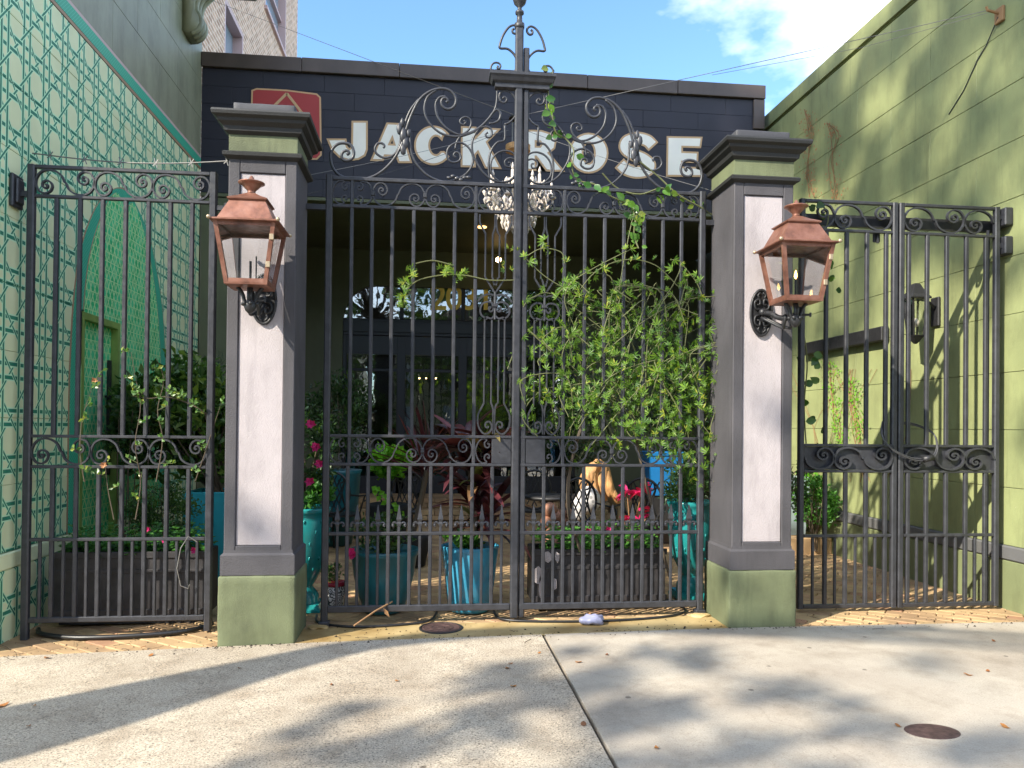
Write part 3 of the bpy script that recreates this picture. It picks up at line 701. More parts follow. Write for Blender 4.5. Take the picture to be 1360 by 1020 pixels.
letters = [
 ('letter_j', 420, [[(240,354),(320,354),(320,525),(307,560),(268,582),(212,588),(155,570),(108,525),(84,468),(183,468),(190,512),(213,535),(237,515)]]),
 ('letter_a', 420, [[(462,365),(533,368),(603,602),(537,602),(523,562),(438,558),(424,590),(366,588)], [(492,430),(514,503),(460,500)]]),
 ('letter_c', 420, [ell(755,500,112,116,42,322,30)+[(822,548)]+ell(772,500,50,70,316,46,18)+[(812,432)]]),
 ('letter_k', 420, [[(946,388),(1022,391),(1021,470),(1090,397),(1166,402),(1092,478),(1178,640),(1096,637),(1045,528),(1019,556),(1017,630),(944,628)]]),
 ('letter_r', 680, [[(62,410),(190,413),(250,432),(276,472),(268,515),(226,548),(318,658),(226,656),(160,566),(146,565),(146,652),(60,650)], [(146,466),(186,468),(202,490),(186,516),(146,516)]]),
 ('letter_o', 680, [noclose(ell(495,550,116,120)), noclose(ell(495,550,46,76))]),
 ('letter_s', 680, [stroke([(905,500),(870,468),(805,455),(742,475),(733,520),(780,556),(850,588),(888,625),(868,662),(800,672),(738,654),(700,622)], 62)]),
 ('letter_e', 680, [[(1010,452),(1217,456),(1210,506),(1092,502),(1092,549),(1192,553),(1190,602),(1090,598),(1090,648),(1226,652),(1224,692),(1006,690)]]),
]
for nm, ox, loops in letters:
    ls = []
    for lp in loops:
        q = [P(a, b, y=YB-.01) for a, b in zc(lp, ox)]; ls.append([(v_.x, v_.z) for v_ in q])
    e_ = curve_mesh(nm, ls, .026, YB-.004, .006, M['letter_edge'], rs, None)
    f_ = curve_mesh('letter_face', ls, 0, YB-.0, .0, M['letter_fill'], e_, None) if False else curve_mesh('letter_face', ls, 0, YB-.006, .006, M['letter_fill'], e_, None)
def fac(px, py): q = P(px, py, y=YB-.01); return (q.x, q.z)
lg = [fac(336, 121), (fac(341, 119)), fac(380, 121), fac(420, 126), fac(424, 130), fac(425, 205), fac(420, 210), fac(340, 206), fac(334, 198)]
lo = curve_mesh('rose_logo', [lg], .022, YB-.004, .006, M['letter_edge'], rs, None); curve_mesh('logo_field', [lg], 0, YB-.006, .006, M['logo_red'], lo, None)
ll = MB()
for a, b in (((381, 124), (345, 160)), ((381, 124), (415, 168)), ((345, 160), (380, 200)), ((415, 168), (380, 200))):
    pa, pb = P(*a, y=YB-.0115), P(*b, y=YB-.0115); ll.strap([pa, pb], .035, .004)
ll.build('logo_lines', M['letter_edge'], lo)
# gold number on the transom glass
for i_, ch_ in enumerate('2031'):
    fc = bpy.data.curves.new('number', 'FONT'); fc.body = ch_; fc.size = .62; fc.extrude = .003; fc.offset = .006; fc.align_x = 'CENTER'
    o = bpy.data.objects.new('number', fc); col.objects.link(o); bpy.context.view_layer.update()
    me = bpy.data.meshes.new_from_object(o.evaluated_get(bpy.context.evaluated_depsgraph_get())); bpy.data.objects.remove(o)
    q = P(582+i_*21, 411, y=YW+.05); me.transform(Matrix.Translation(q-wloc(rs)) @ Matrix.Rotation(R(90), 4, 'X')); me.materials.clear(); me.materials.append(M['gold'])
    link(bpy.data.objects.new('gold_number', me), rs)

# ================================================================== PILLARS
def pillar(x, label):
    gzz = gz(x); yc_ = -.42+.23
    t = thing('gate_pillar', label, 'pillar', (x, yc_, gzz), 'gate pillars')
    MB().rough_box((x-.262, yc_-.262, gzz-.1), (x+.262, yc_+.262, .443), 12, .0035, .012, x).build('base', M['pillar_green'], t, True)
    sh = MB(); sh.square([(.252, .447), (.252, .585), (.236, .60), (.2345, .62)], (x, yc_, 0)); sh.build('plinth', M['dark_plaster'], t)
    # shaft as a frame round the sunk panel on the front
    s2 = MB(); h = .2335; a, b = x-.155, x+.155; z0, z1, zt_ = .65, 3.262, 3.36
    s2.box((x-h, yc_-h+.022, .60), (x+h, yc_+h, zt_))
    yf, yb_ = yc_-h, yc_-h+.0215
    s2.cbox((x-h, yf, .60), (a, yb_, zt_), .006).cbox((b, yf, .60), (x+h, yb_, zt_), .006).cbox((a+.0005, yf, z1), (b-.0005, yb_, zt_), .005).cbox((a+.0005, yf, .60), (b-.0005, yb_, z0), .005)
    s2.build('shaft', M['dark_plaster'], t)
    MB().cbox((a+.001, yf+.013, z0+.001), (b-.001, yf+.04, z1-.001), .004).build('panel', M['white_plaster'], t)
    MB().square([(.236, 3.352), (.268, 3.372), (.272, 3.392), (.262, 3.402), (.238, 3.406)], (x, yc_, 0)).build('astragal', M['castiron_p'], t)
    MB().square([(.234, 3.40), (.234, 3.535)], (x, yc_, 0)).build('neck', M['pillar_green'], t)
    MB().square([(.236, 3.525), (.262, 3.545), (.268, 3.575), (.298, 3.60), (.304, 3.620), (.330, 3.636), (.335, 3.656), (.330, 3.670), (.236, 3.686)], (x, yc_, 0)).build('cornice', M['castiron_p'], t)
    MB().rough_box((x-.212, yc_-.212, 3.68), (x+.212, yc_+.212, 3.762), 10, .003, .008, x+3).build('cap_block', M['cap'], t, True)
    return t
M['castiron_p'] = stucco('black_cap_plaster', (.022, .022, .021), 80, .5, .3, .55, .2)
M['cap'] = stucco('slate_cap', (.055, .055, .062), 50, .3, .2, .6, .25)
pillar(-1.167, 'square plaster gate pillar with white panel between left gate and main gate')
pillar(2.505, 'square plaster gate pillar with white panel between main gate and right gate')

# ================================================================== GATES
def vbar(parent, x, z0, z1, s, name='bar', y=0, mat=None):
    L_ = round(z1-z0, 3)
    def mk():
        c_ = s*.18; h = s/2; b = MB(); ring = [(-h+c_,-h),(h-c_,-h),(h,-h+c_),(h,h-c_),(h-c_,h),(-h+c_,h),(-h,h-c_),(-h,-h+c_)]
        b.add([(p, q, 0) for p, q in ring]+[(p, q, L_) for p, q in ring], [tuple(range(7,-1,-1)), tuple(range(8,16))]+[(i,(i+1)%8,8+(i+1)%8,8+i) for i in range(8)]); return b
    return placed(name, ('v', L_, s), mk, mat or M['iron'], (x, y, z0), parent)
def rail(parent, x0, x1, z, h, d, name='rail', y=0):
    return MB().cbox((x0, y-d/2, z-h/2), (x1, y+d/2, z+h/2), min(h, d)*.15).build(name, M['iron'], parent, origin=((x0+x1)/2, y, z))
U1 = [(.33,.36),(.40,.38),(.40,.28),(.31,.24),(.23,.33),(.25,.48),(.38,.55),(.52,.47),(.57,.30),(.50,.12),(.34,.02),(.15,.08),(.03,.28),(.0,.45),(.04,.68),(.18,.90),(.42,1.0),(.68,.95),(.88,.78),(.97,.55),(1.0,.50)]
CS = [(.72,.78),(.80,.80),(.82,.72),(.72,.66),(.58,.72),(.55,.86),(.70,.97),(.90,.92)]   # small eye of a C scroll
Cfull = [(.70,.76),(.79,.80),(.81,.70),(.70,.63),(.56,.69),(.53,.84),(.66,.96),(.42,1.0),(.18,.88),(.04,.65),(0,.5)]
Cfull = Cfull+[(a, 1-b) for a, b in Cfull[::-1][1:]]
def flip(pts, x=False, z=False): return [(1-a if x else a, 1-b if z else b) for a, b in pts]
def scroll(parent, pts, x0, x1, z0, z1, w_=.016, d=.022, y=0, name='scroll'):
    q = catmull([(x0+(x1-x0)*a, y, z0+(z1-z0)*b) for a, b in pts], 4)
    return MB().strap(q, w_, d).build(name, M['iron'], parent)
def px_path(pts, y=0): return [P(a, b, y=y) for a, b in pts]
def spear():
    b = MB(); b.square([(.012, 0), (.016, .02), (.012, .035), (.020, .055), (.012, .10), (.003, .16), (.001, .165)], (0,0,0))
    for s_ in (-1, 1): b.tube(catmull([(0, 0, .012), (s_*.03, 0, .03), (s_*.048, 0, .02), (s_*.05, 0, .003), (s_*.038, 0, .002)], 3), [.009]*13, 5); b.ico((s_*.045, 0, .010), .013, 1)
    return b

# ---- left gate
LZ = dict(t=3.37, s=3.155, mt=1.397, mb=1.174, lo=.641, bo=.055)
lg_ = thing('side_gate', 'black wrought iron gate beside the cane weave mural wall', 'gate', (-2.26, 0, gz(-2.26)))
for x in (-2.898, -1.613): vbar(lg_, x, gz(x)-.01 if x < -2 else gz(x), LZ['t']+.012, .052, 'stile')
x0, x1 = -2.872, -1.639
for k_, h in (('t', .026), ('s', .022), ('mt', .022), ('mb', .022), ('lo', .024), ('bo', .04)): rail(lg_, x0, x1, LZ[k_], h, .036)
lb_x = [-2.723, -2.559, -2.401, -2.239, -2.077, -1.921, -1.765]
for x in lb_x:
    vbar(lg_, x, LZ['mt']+.011, LZ['s']-.011, .030); vbar(lg_, x, LZ['bo']+.02, LZ['mb']-.011, .030)
ed = [x0-.01]+lb_x+[x1+.01]
for i in range(len(ed)-1):
    vbar(lg_, (ed[i]+ed[i+1])/2, LZ['bo']+.02, LZ['lo']-.012, .021, 'dog_bar')
def wave(parent, x0, x1, z0, z1, n, w_, d, start=0, y=0):
    wd = (x1-x0)/n
    for i in range(n):
        pts = U1 if (i+start) % 2 == 0 else flip(U1, True, True)
        if (i+start) % 2: pts = flip(U1, False, True)
        pts = U1 if (i+start) % 2 == 0 else [(1-a, 1-b) for a, b in U1]
        scroll(parent, pts, x0+i*wd+.002, x0+(i+1)*wd-.002, z0, z1, w_, d, y)
wave(lg_, x0, x1, LZ['s']+.018, LZ['t']-.02, 6, .0125, .024); wave(lg_, x0, x1, LZ['mb']+.018, LZ['mt']-.018, 6, .0125, .024)
# hinge plate to the wall
hp = MB(); hp.cbox((XL+.001, -.075, 3.06), (XL+.03, .075, 3.30), .008).cbox((XL+.03, -.05, 3.09), (XL+.05, .05, 3.27), .008).box((XL+.05, -.018, 3.145), (-2.92, .018, 3.185)); hp.build('hinge', M['iron'], lg_)
MB().box((-1.588, -.016, 3.10), (-1.402, .016, 3.135)).cbox((-1.53, -.03, 3.08), (-1.49, .03, 3.155), .005).build('hinge', M['iron'], lg_)
# ---- right gate, two leaves
RZ = dict(t=3.37, s=3.135, mt=1.374, mb=1.162, lo=.635, bo=.062)
def right_leaf(label, s0, s1, bars, start, left_leaf):
    t = thing('side_gate_leaf', label, 'gate', ((s0+s1)/2, 0, gz(s0)), 'right gate leaves')
    for x in (s0, s1): vbar(t, x, .045, RZ['t']+.012, .046, 'stile')
    a, b = s0+.023, s1-.023
    for k_, h in (('t', .026), ('s', .022), ('mt', .022), ('mb', .022), ('lo', .024), ('bo', .034)): rail(t, a, b, RZ[k_], h, .034)
    for x in bars: vbar(t, x, RZ['mt']+.011, RZ['s']-.011, .032); vbar(t, x, RZ['bo']+.018, RZ['mb']-.011, .032)
    e = [a-.02]+bars+[b+.02]
    for i in range(len(e)-1):
        if e[i+1]-e[i] > .1: vbar(t, (e[i]+e[i+1])/2, RZ['bo']+.018, RZ['lo']-.012, .021, 'dog_bar')
    wave(t, a, b, RZ['s']+.018, RZ['t']-.02, 3, .013, .024, start); wave(t, a, b, RZ['mb']+.018, RZ['mt']-.018, 3, .015, .034, start, -.012)
    MB().box((a, .008, RZ['mb']+.012), (b, .016, RZ['mt']-.012)).build('lock_plate', M['iron'], t)
    for i in range(4):      # cupped discs behind the scrolls
        cx_ = a+(b-a)*(i+.5)/4; MB().lathe([(.075, -.012), (.062, .0), (.02, .006)], (0, 0, 0), 18).build
    return t
ra = right_leaf('left leaf of the black iron right gate, next to the pillar', 3.022, 3.826, [3.232, 3.408, 3.584, 3.752], 1, True)
rb = right_leaf('right leaf of the black iron right gate, hung on the green wall', 3.884, 4.737, [3.952, 4.115, 4.29, 4.465, 4.642], 0, False)
hb = MB(); 
for z in (3.30, 3.06): hb.cbox((XR-.075, -.055, z-.075), (XR-.001, .09, z+.075), .008); hb.box((4.758, -.02, z-.02), (XR-.07, .02, z+.02))
hb.build('hinge', M['iron'], rb)
MB().box((2.77, .05, 3.235), (3.0, .075, 3.30)).box((2.735, -.02, 3.10), (3.0, .02, 3.13)).build('hinge', M['iron'], ra)
gb = MB(); gb.box((2.745, .10, 3.20), (XR-.002, .14, 3.295)); tag(gb.build('head_bar', M['castiron']), 'thick black header bar behind the top of the right gate', 'bar')
rod = MB(); rod.tube([(4.70, .05, .05), (4.70, .05, 3.2)], .013, 8); rod.build('rod', M['iron'], rb)
pl_ = MB(); pl_.cbox((3.66, .03, 3.06), (3.72, .05, 3.16), .006).tube([(3.69, .03, 3.15), (3.69, .02, 3.05)], .012).build('latch', M['castiron'], ra)
# locking cable looped through both leaves
ck = MB(); cpts = catmull([P(1172, 560, y=.06), P(1171, 578, y=-.02), P(1185, 596, y=-.06), P(1210, 608, y=-.06), P(1228, 609, y=-.055), P(1240, 604, y=-.045), P(1244, 590, y=-.02), P(1238, 574, y=.04), P(1215, 563, y=.07), P(1190, 560, y=.07)], 6)
ck.tube(cpts, .006, 7); ck.tube([v_+Vector((.004, -.008, -.014)) for v_ in cpts], .006, 7)
tc_ = thing('lock_cable', 'looped steel lock cable joining the two right gate leaves', 'cable', cpts[20])
ck.build('cable', M['cable'], tc_, True); q = P(1231, 609, y=-.075); MB().tube([q+Vector((-.03, 0, -.01)), q+Vector((.05, 0, .012))], .026, 10).build('padlock', M['castiron'], tc_, True)

# ---- main gate: two leaves with a scrolled overthrow
XC = .708
MZ = dict(t=3.383, s=3.172, mt=1.418, mb=1.201, lo=.672, bo=.10)
Z5 = lambda pts: [(400+a/3.644, b/3.644) for a, b in pts]
ZB = lambda pts: [(420+a/4.857, 90+b/4.857) for a, b in pts]
ZT8 = lambda pts: [(640+a/8.5, b/8.5) for a, b in pts]
over = [
 ('scroll', .020, ZB([(198,562),(212,548),(200,535),(178,540),(163,562),(170,590),(200,600),(232,585),(243,550),(228,505),(190,487),(140,492),(105,525),(92,575),(105,640),(145,690),(210,716),(290,720),(370,700),(440,655),(500,590),(540,520),(560,470),(580,400),(600,340),(625,280),(660,215),(705,170),(760,142),(820,135),(870,152),(900,195),(895,240),(865,266),(830,262),(808,235),(812,205),(835,195),(850,212),(838,224)])),
 ('scroll', .016, ZB([(432,517),(440,505),(425,488),(395,490),(378,525),(395,560),(445,582),(500,562),(530,520),(545,470),(556,420),(575,350),(610,270),(660,205)])),
 ('scroll', .016, ZB([(835,185),(795,192),(770,235),(780,310),(820,370),(870,410),(930,432),(1000,415),(1060,380),(1110,330),(1140,290),(1165,270),(1188,295),(1180,335),(1150,355),(1115,360)])),
 ('scroll', .016, ZB([(775,145),(720,185),(698,250),(705,310),(740,370),(800,420),(870,442),(940,440),(1020,412),(1060,384)])),
 ('scroll', .014, ZB([(930,437),(975,410),(998,370),(995,335),(965,317),(935,330),(928,355),(950,368),(964,352),(952,342)])),
 ('scroll', .014, ZB([(1060,385),(1100,380),(1130,400),(1130,440),(1105,450),(1092,430),(1108,418)])),
 ('scroll', .015, ZB([(604,400),(606,480),(615,550),(640,610),(690,670),(750,712),(830,736),(900,722),(960,690),(1000,640),(1012,580),(990,525),(950,490),(900,485),(855,515),(843,560),(860,602),(900,610),(930,590),(925,555),(900,545),(886,565),(902,578)])),
 ('scroll', .014, ZB([(930,440),(905,480),(896,525)])),
 ('scroll', .015, ZB([(1045,400),(1015,450),(1005,500),(1012,560),(1040,620),(1080,680),(1140,725),(1200,738),(1250,728),(1285,690)])),
 ('scroll', .015, ZB([(1120,720),(1112,650),(1115,590),(1130,530),(1170,480),(1215,465),(1215,370)])),
 ('scroll', .014, ZB([(1180,735),(1135,690),(1125,640),(1135,590),(1170,550),(1220,535),(1270,550),(1292,590)])),
 ('scroll', .012, ZB([(1285,595),(1250,582),(1218,600),(1222,632),(1250,640),(1255,615),(1238,612)])),
 ('scroll', .014, ZB([(1215,366),(1250,350),(1285,310),(1295,250),(1280,190),(1240,152),(1200,150),(1180,180),(1188,215),(1215,225),(1230,205),(1215,187),(1204,200)])),
 ('scroll', .014, ZB([(1166,150),(1166,190),(1158,250),(1140,290)])),
 ('scroll', .016, ZT8([(335,850),(390,770),(398,690),(360,610),(290,552),(206,545),(205,500),(240,400),(300,312),(360,285),(400,310),(407,350),(380,380),(350,370),(345,340),(366,326)])),
 ('scroll', .014, ZT8([(155,850),(108,810),(104,750),(140,710),(190,713),(211,745),(195,777),(174,768),(182,744)])),
]
def acanthus(q, s_):
    b = MB(); 
    for i, (dx_, dz_, r_, an) in enumerate(((0, 0, .05, 60), (-.03, .05, .04, 75), (.015, -.06, .045, 50), (-.01, .10, .03, 80), (.0, -.11, .04, 40), (.04, .02, .025, 100))):
        c_, n_ = math.cos(R(an)), math.sin(R(an)); b.ico((q.x+s_*dx_, q.y-.012, q.z+dz_), r_, 2, (.55, .35, 1.2), .12)
    return b
def main_leaf(label, sgn):
    """sgn -1: left leaf as measured; +1: mirrored right leaf"""
    mir = (lambda v_: v_) if sgn < 0 else (lambda v_: Vector((2*XC-v_.x, v_.y, v_.z)))
    X = (lambda x: x) if sgn < 0 else (lambda x: 2*XC-x)
    t = thing('main_gate_leaf', label, 'gate', (X(-.76), 0, gz(X(-.76))), 'main gate leaves')
    vbar(t, X(-.763), gz(X(-.763))-.005, MZ['t']+.02, .05, 'stile')
    if sgn < 0: vbar(t, .684, .02, 4.62, .062, 'meeting_stile', 0)
    else: vbar(t, .742, .02, 4.47, .044, 'meeting_stile', .006)
    a, b = sorted((X(-.738), X(.652 if sgn < 0 else .696)))
    for k_, h in (('t', .030), ('s', .024), ('mt', .022), ('mb', .022), ('lo', .026), ('bo', .05)): rail(t, a, b, MZ[k_], h, .036)
    bx_ = [-.592, -.439, -.285, -.121, .035, .194, .358]
    for x in bx_: vbar(t, X(x), MZ['mt']+.011, MZ['s']-.012, .028)
    lx = [-.60, -.447, -.290, -.128, .030, .188, .350, .505]
    for x in lx: vbar(t, X(x), MZ['bo']+.025, MZ['mb']-.011, .028)
    for x in (-.592, .358): vbar(t, X(x), MZ['s']+.012, MZ['t']-.015, .026); vbar(t, X(x), MZ['mb']+.011, MZ['mt']-.011, .026)
    e = [-.745]+lx+[.66]
    for i in range(len(e)-1):
        x = X((e[i]+e[i+1])/2); vbar(t, x, MZ['bo']+.025, MZ['lo']+.06, .021, 'dog_bar')
        placed('spear', 'spear', spear, M['iron'], (x, 0, MZ['lo']+.055), t)
    def fz(zb, zt_):
        for (p0_, p1_, pts) in ((-.74, -.605, flip(Cfull, False, False)), (-.578, -.435, flip(Cfull, True)), (-.435, -.245, flip(U1, False, True)), (-.245, -.04, flip(U1, True)), (-.035, .16, U1), (.16, .345, flip(U1, True, True)), (.372, .505, Cfull), (.51, .645, flip(Cfull, True))):
            q = catmull([mir(Vector((p0_+(p1_-p0_)*u_, 0, zb+(zt_-zb)*v_))) for u_, v_ in pts], 4)
            if zt_ < 2 and p0_ > .5: continue
            MB().strap(q, .0105, .020).build('scroll', M['iron'], t)
        for x in (-.435, -.037): MB().cbox((X(x)-.014, -.018, (zb+zt_)/2-.018), (X(x)+.014, .018, (zb+zt_)/2+.018), .004).build('collar', M['iron'], t)
    fz(MZ['s']+.016, MZ['t']-.018); fz(MZ['mb']+.014, MZ['mt']-.014)
    lp0, lp1 = sorted((X(.498), X(.650))); MB().cbox((lp0, -.012, MZ['mb']+.012), (lp1, .012, MZ['mt']-.012), .003).build('lock_plate', M['iron'], t)
    # slender centre panel: four thin rods gathered into scrolls
    for x in (.434, .49, .544, .591):
        xx = X(x); up = .512 + (x-.512)*.2
        top = [(x, 3.02), (x, 2.66)]
        vbar(t, xx, 2.66, 3.00, .013, 'rod'); vbar(t, xx, 1.68, 2.33, .013, 'rod')
    def br(pts, w_=.013): MB().strap(catmull([mir(Vector((a_, 0, b_))) for a_, b_ in pts], 4), w_, .016).build('scroll', M['iron'], t)
    for s_ in (-1, 1):
        f = lambda dx_, z: (.5125+s_*dx_, z)
        br([f(.078, 3.0), f(.10, 3.04), f(.125, 3.09), f(.125, 3.15)]); br([f(.022, 3.0), f(.006, 3.06), f(.004, 3.15)])
        br([f(.078, 2.66), f(.04, 2.60), f(.008, 2.55)]); br([f(.022, 2.66), f(.006, 2.60)])
        br([f(.03, 2.42), f(.045, 2.43), f(.045, 2.405), f(.03, 2.395), f(.012, 2.415), f(.02, 2.46), f(.06, 2.47), f(.10, 2.45), f(.115, 2.40), f(.10, 2.36), f(.06, 2.335)])
        br([f(.008, 2.36), f(.03, 2.34), f(.065, 2.35), f(.08, 2.33)]); br([f(.01, 2.52), f(.05, 2.53), f(.10, 2.51), f(.135, 2.47)])
        br([f(.078, 1.68), f(.10, 1.64), f(.125, 1.58), f(.12, 1.50), f(.08, 1.445), f(.04, 1.45), f(.015, 1.49), f(.03, 1.535), f(.06, 1.53), f(.065, 1.50), f(.048, 1.49), f(.042, 1.505)])
        br([f(.022, 1.68), f(.006, 1.62), f(.004, 1.44)])
    MB().tube([mir(Vector((.5125, 0, 2.335))), mir(Vector((.5125, 0, 2.55)))], .010, 8).build('rod', M['iron'], t); MB().cbox((X(.5125)-.022, -.02, 2.43), (X(.5125)+.022, .02, 2.455), .004).build('collar', M['iron'], t)
    # overthrow scrolls
    for nm, w_, pts in over:
        q = [mir(P(a_, b_, y=0)) for a_, b_ in pts]
        MB().tube(catmull(q, 4), w_*.58, 6).build(nm, M['iron'], t, True)
    q = mir(P(*ZB([(562, 440)])[0], y=0)); acanthus(q, 1 if sgn < 0 else -1).build('leaf_ornament', M['iron'], t, True)
    q = mir(P(*ZB([(920, 715)])[0], y=0)); l_ = MB()
    for i in range(6): l_.ico((q.x+(i-2.5)*.03, -.012, q.z+.012*math.sin(i*1.7)), .022, 1, (1.1, .4, .7), .2)
    l_.build('leaf_ornament', M['iron'], t, True)
    # half of the moulded cap
    zc0 = P(690, 119, y=0).z; zc1 = P(690, 101, y=0).z
    c0, c1 = sorted((X(.45), X(.715 if sgn < 0 else .70)))
    pr_ = [(0, 0), (0, .03), (.02, .045), (.035, .075), (.045, .085), (.045, zc1-zc0)]
    capm = MB(); 
    for i in range(len(pr_)-1):
        o_, z_ = pr_[i]; o2, z2 = pr_[i+1]
        if z2-z_ < .002: continue
        ia, ib = (c0+.045-o_ if sgn < 0 else c0), (c1 if sgn < 0 else c1-.045+o_); ja, jb = (c0+.045-o2 if sgn < 0 else c0), (c1 if sgn < 0 else c1-.045+o2)
        ya, y2 = .035+o_, .035+o2
        capm.add([(ia,-ya,zc0+z_),(ib,-ya,zc0+z_),(ib,ya,zc0+z_),(ia,ya,zc0+z_),(ja,-y2,zc0+z2),(jb,-y2,zc0+z2),(jb,y2,zc0+z2),(ja,y2,zc0+z2)], [(3,2,1,0),(4,5,6,7),(0,1,5,4),(1,2,6,5),(2,3,7,6),(3,0,4,7)])
    capm.build('cap', M['iron'], t)
    if sgn < 0:
        x = .684; fin = MB(); fin.lathe([(.036, 4.62), (.040, 4.635), (.040, 4.66), (.024, 4.67), (.020, 4.73), (.034, 4.74), (.034, 4.757), (.018, 4.765), (.016, 4.79), (.045, 4.82), (.058, 4.86), (.052, 4.885), (.02, 4.895), (.012, 4.95), (.02, 4.97), (.004, 5.02)], (x, 0, 0), 14)
        fin.build('finial', M['iron'], t, True)
    # hinge strap
    h0, h1 = sorted((X(-.788), X(-.934))); MB().box((h0, -.022, 3.135), (h1, .022, 3.175)).build('hinge', M['iron'], t)
    b0 = X(-.763); MB().cbox((b0-.04, -.04, gz(b0)-.03), (b0+.04, .04, gz(b0)+.03), .006).build('foot', M['iron'], t)
    return t
main_leaf('left leaf of the tall main gate, clear black iron bars and finial', -1)
main_leaf('right leaf of the tall main gate, black iron covered in vine', 1)
MB_ = None

# ================================================================== LANTERNS
def lantern(x, label, flame):
    yc_ = -.76; z0, z1 = 2.41, 2.79; hb_, ht = .122, .180
    t = thing('gas_lantern', label, 'lantern', (x, -.42, 2.37), 'copper gas lanterns on the pillars')
    C_ = M['copper']
    cor = [(-1,-1),(1,-1),(1,1),(-1,1)]
    f = MB()
    def edge(h, z, i): return Vector((x+cor[i][0]*h, yc_+cor[i][1]*h, z))
    for i in range(4):
        MB().strap([edge(hb_, z0, i), edge(ht, z1, i)], .026, .026, (0, 1, 0)).build('corner_post', C_, t)
    for (h, z, s_) in ((hb_, z0+.012, .032), (ht-.006, z1-.014, .028)):
        b = MB()
        for i in range(4): b.strap([edge(h, z, i), edge(h, z, (i+1) % 4)], s_ if False else .024, .024, (0, 0, 1))
        b.build('glazing_ring', C_, t)
    MB().square([(hb_+.012, z0-.014), (hb_+.014, z0+.0), (hb_-.03, z0+.002)], (x, yc_, 0)).build('bottom_tray', C_, t)
    for i in range(4):
        a, b, c_, d_ = edge(hb_-.012, z0+.02, i), edge(hb_-.012, z0+.02, (i+1) % 4), edge(ht-.018, z1-.02, (i+1) % 4), edge(ht-.018, z1-.02, i)
        MB().add([a, b, c_, d_], [(0, 1, 2, 3)]).build('pane', M['glass'], t)
    rf = MB().square([(ht+.004, z1-.006), (ht+.034, z1+.000), (ht+.034, z1+.008), (ht-.008, z1+.022), (.112, z1+.150), (.118, z1+.156)], (x, yc_, 0)).build('roof', C_, t)
    MB().square([(.124, z1+.157), (.126, z1+.166), (.108, z1+.176), (.07, z1+.195), (.03, z1+.222)], (x, yc_, 0)).build('crown', C_, rf)
    MB().lathe([(.034, z1+.218), (.024, z1+.235), (.028, z1+.245), (.058, z1+.275), (.062, z1+.285), (.085, z1+.292), (.084, z1+.298), (.022, z1+.312), (.012, z1+.335), (.003, z1+.345)], (x, yc_, 0), 20).build('finial', C_, rf, True)
    for i in range(4):
        q = edge(ht+.032, z1+.006, i); MB().ico((q.x, q.y, q.z+.004), .014, 2).build('corner_knob', M['knob'], rf, True)
    for (h, z) in ((.3, 0), (.75, 0)):
        pa = edge(hb_+(ht-hb_)*h, z0+(z1-z0)*h, 1 if x < 0 else 1); MB().cbox((pa.x-.012, pa.y-.018, pa.z-.02), (pa.x+.016, pa.y-.010, pa.z+.02), .003).build('hinge', M['knob'], t)
    # burner
    MB().tube([(x, yc_, z0), (x, yc_, z0+.16)], .008, 8).tube([(x+.03, yc_+.03, z0), (x+.03, yc_+.03, z0+.20)], .005, 6).build('burner', M['castiron'], t)
    if flame: MB().lathe([(.003, z0+.16), (.011, z0+.178), (.009, z0+.195), (.002, z0+.222)], (x, yc_, 0), 10).build('flame', M['flame'], t, True)
    # cast bracket: oval openwork rosette on the pillar, S arms to the tray
    yp = -.42+.0; bz = 2.375; I_ = M['castiron']
    px_ = x if x < 0 else x-.12
    px_ = -1.15 if x < 0 else 2.488
    pb = MB(); pts = [(px_+.082*math.cos(a), bz+.172*math.sin(a)) for a in [2*math.pi*i/28 for i in range(28)]]
    pb.poly([(a, yp+.008, b) for a, b in pts][::-1], .012, (0, -1, 0)); ro = pb.build('rosette', I_, t)
    rr = MB(); rr.tube([(a, yp-.006, b) for a, b in pts+[pts[0]]], .011, 6)
    for s_ in (-1, 1):
        for v_ in (-1, 1):
            rr.tube(catmull([(px_+s_*.012, yp-.012, bz+v_*.02), (px_+s_*.05, yp-.018, bz+v_*.03), (px_+s_*.055, yp-.018, bz+v_*.08), (px_+s_*.02, yp-.018, bz+v_*.10), (px_+s_*.015, yp-.016, bz+v_*.06), (px_+s_*.035, yp-.014, bz+v_*.06)], 3), .008, 5)
        rr.tube(catmull([(px_+s_*.01, yp-.012, bz+.15), (px_+s_*.03, yp-.016, bz+.13), (px_+s_*.02, yp-.016, bz+.11)], 3), .007, 5); rr.tube(catmull([(px_+s_*.01, yp-.012, bz-.15), (px_+s_*.03, yp-.016, bz-.13), (px_+s_*.02, yp-.016, bz-.11)], 3), .007, 5)
    rr.ico((px_, yp-.03, bz), .03, 2); rr.build('rosette_relief', I_, ro, True)
    yq = yc_
    MB().tube(catmull([(px_, yp, bz), (px_+(x-px_)*.3, yp-.10, bz-.02), (px_+(x-px_)*.6, yp-.18, bz-.06), (x, yq+.06, bz-.07), (x, yq-.01, bz-.05), (x, yq, z0-.015)], 5), .020, 8).build('arm', I_, t, True)
    for s_ in (-1, 1):
        MB().tube(catmull([(x, yq, bz-.085), (x+s_*.03, yq, bz-.08), (x+s_*.045, yq, bz-.03), (x+s_*.06, yq, bz+.0), (x+s_*.08, yq, z0-.012)], 4), .013, 7).build('scroll_arm', I_, t, True)
        MB().tube(catmull([(px_+s_*.01, yp-.03, bz-.04), (x+s_*.02, (yp+yq)/2, bz-.13), (x+s_*.03, yq+.12, bz-.12), (x+s_*.03, yq+.09, bz-.06), (x+s_*.02, yq+.13, bz-.05), (x+s_*.02, yq+.14, bz-.08)], 4), .012, 6).build('scroll_arm', I_, t, True)
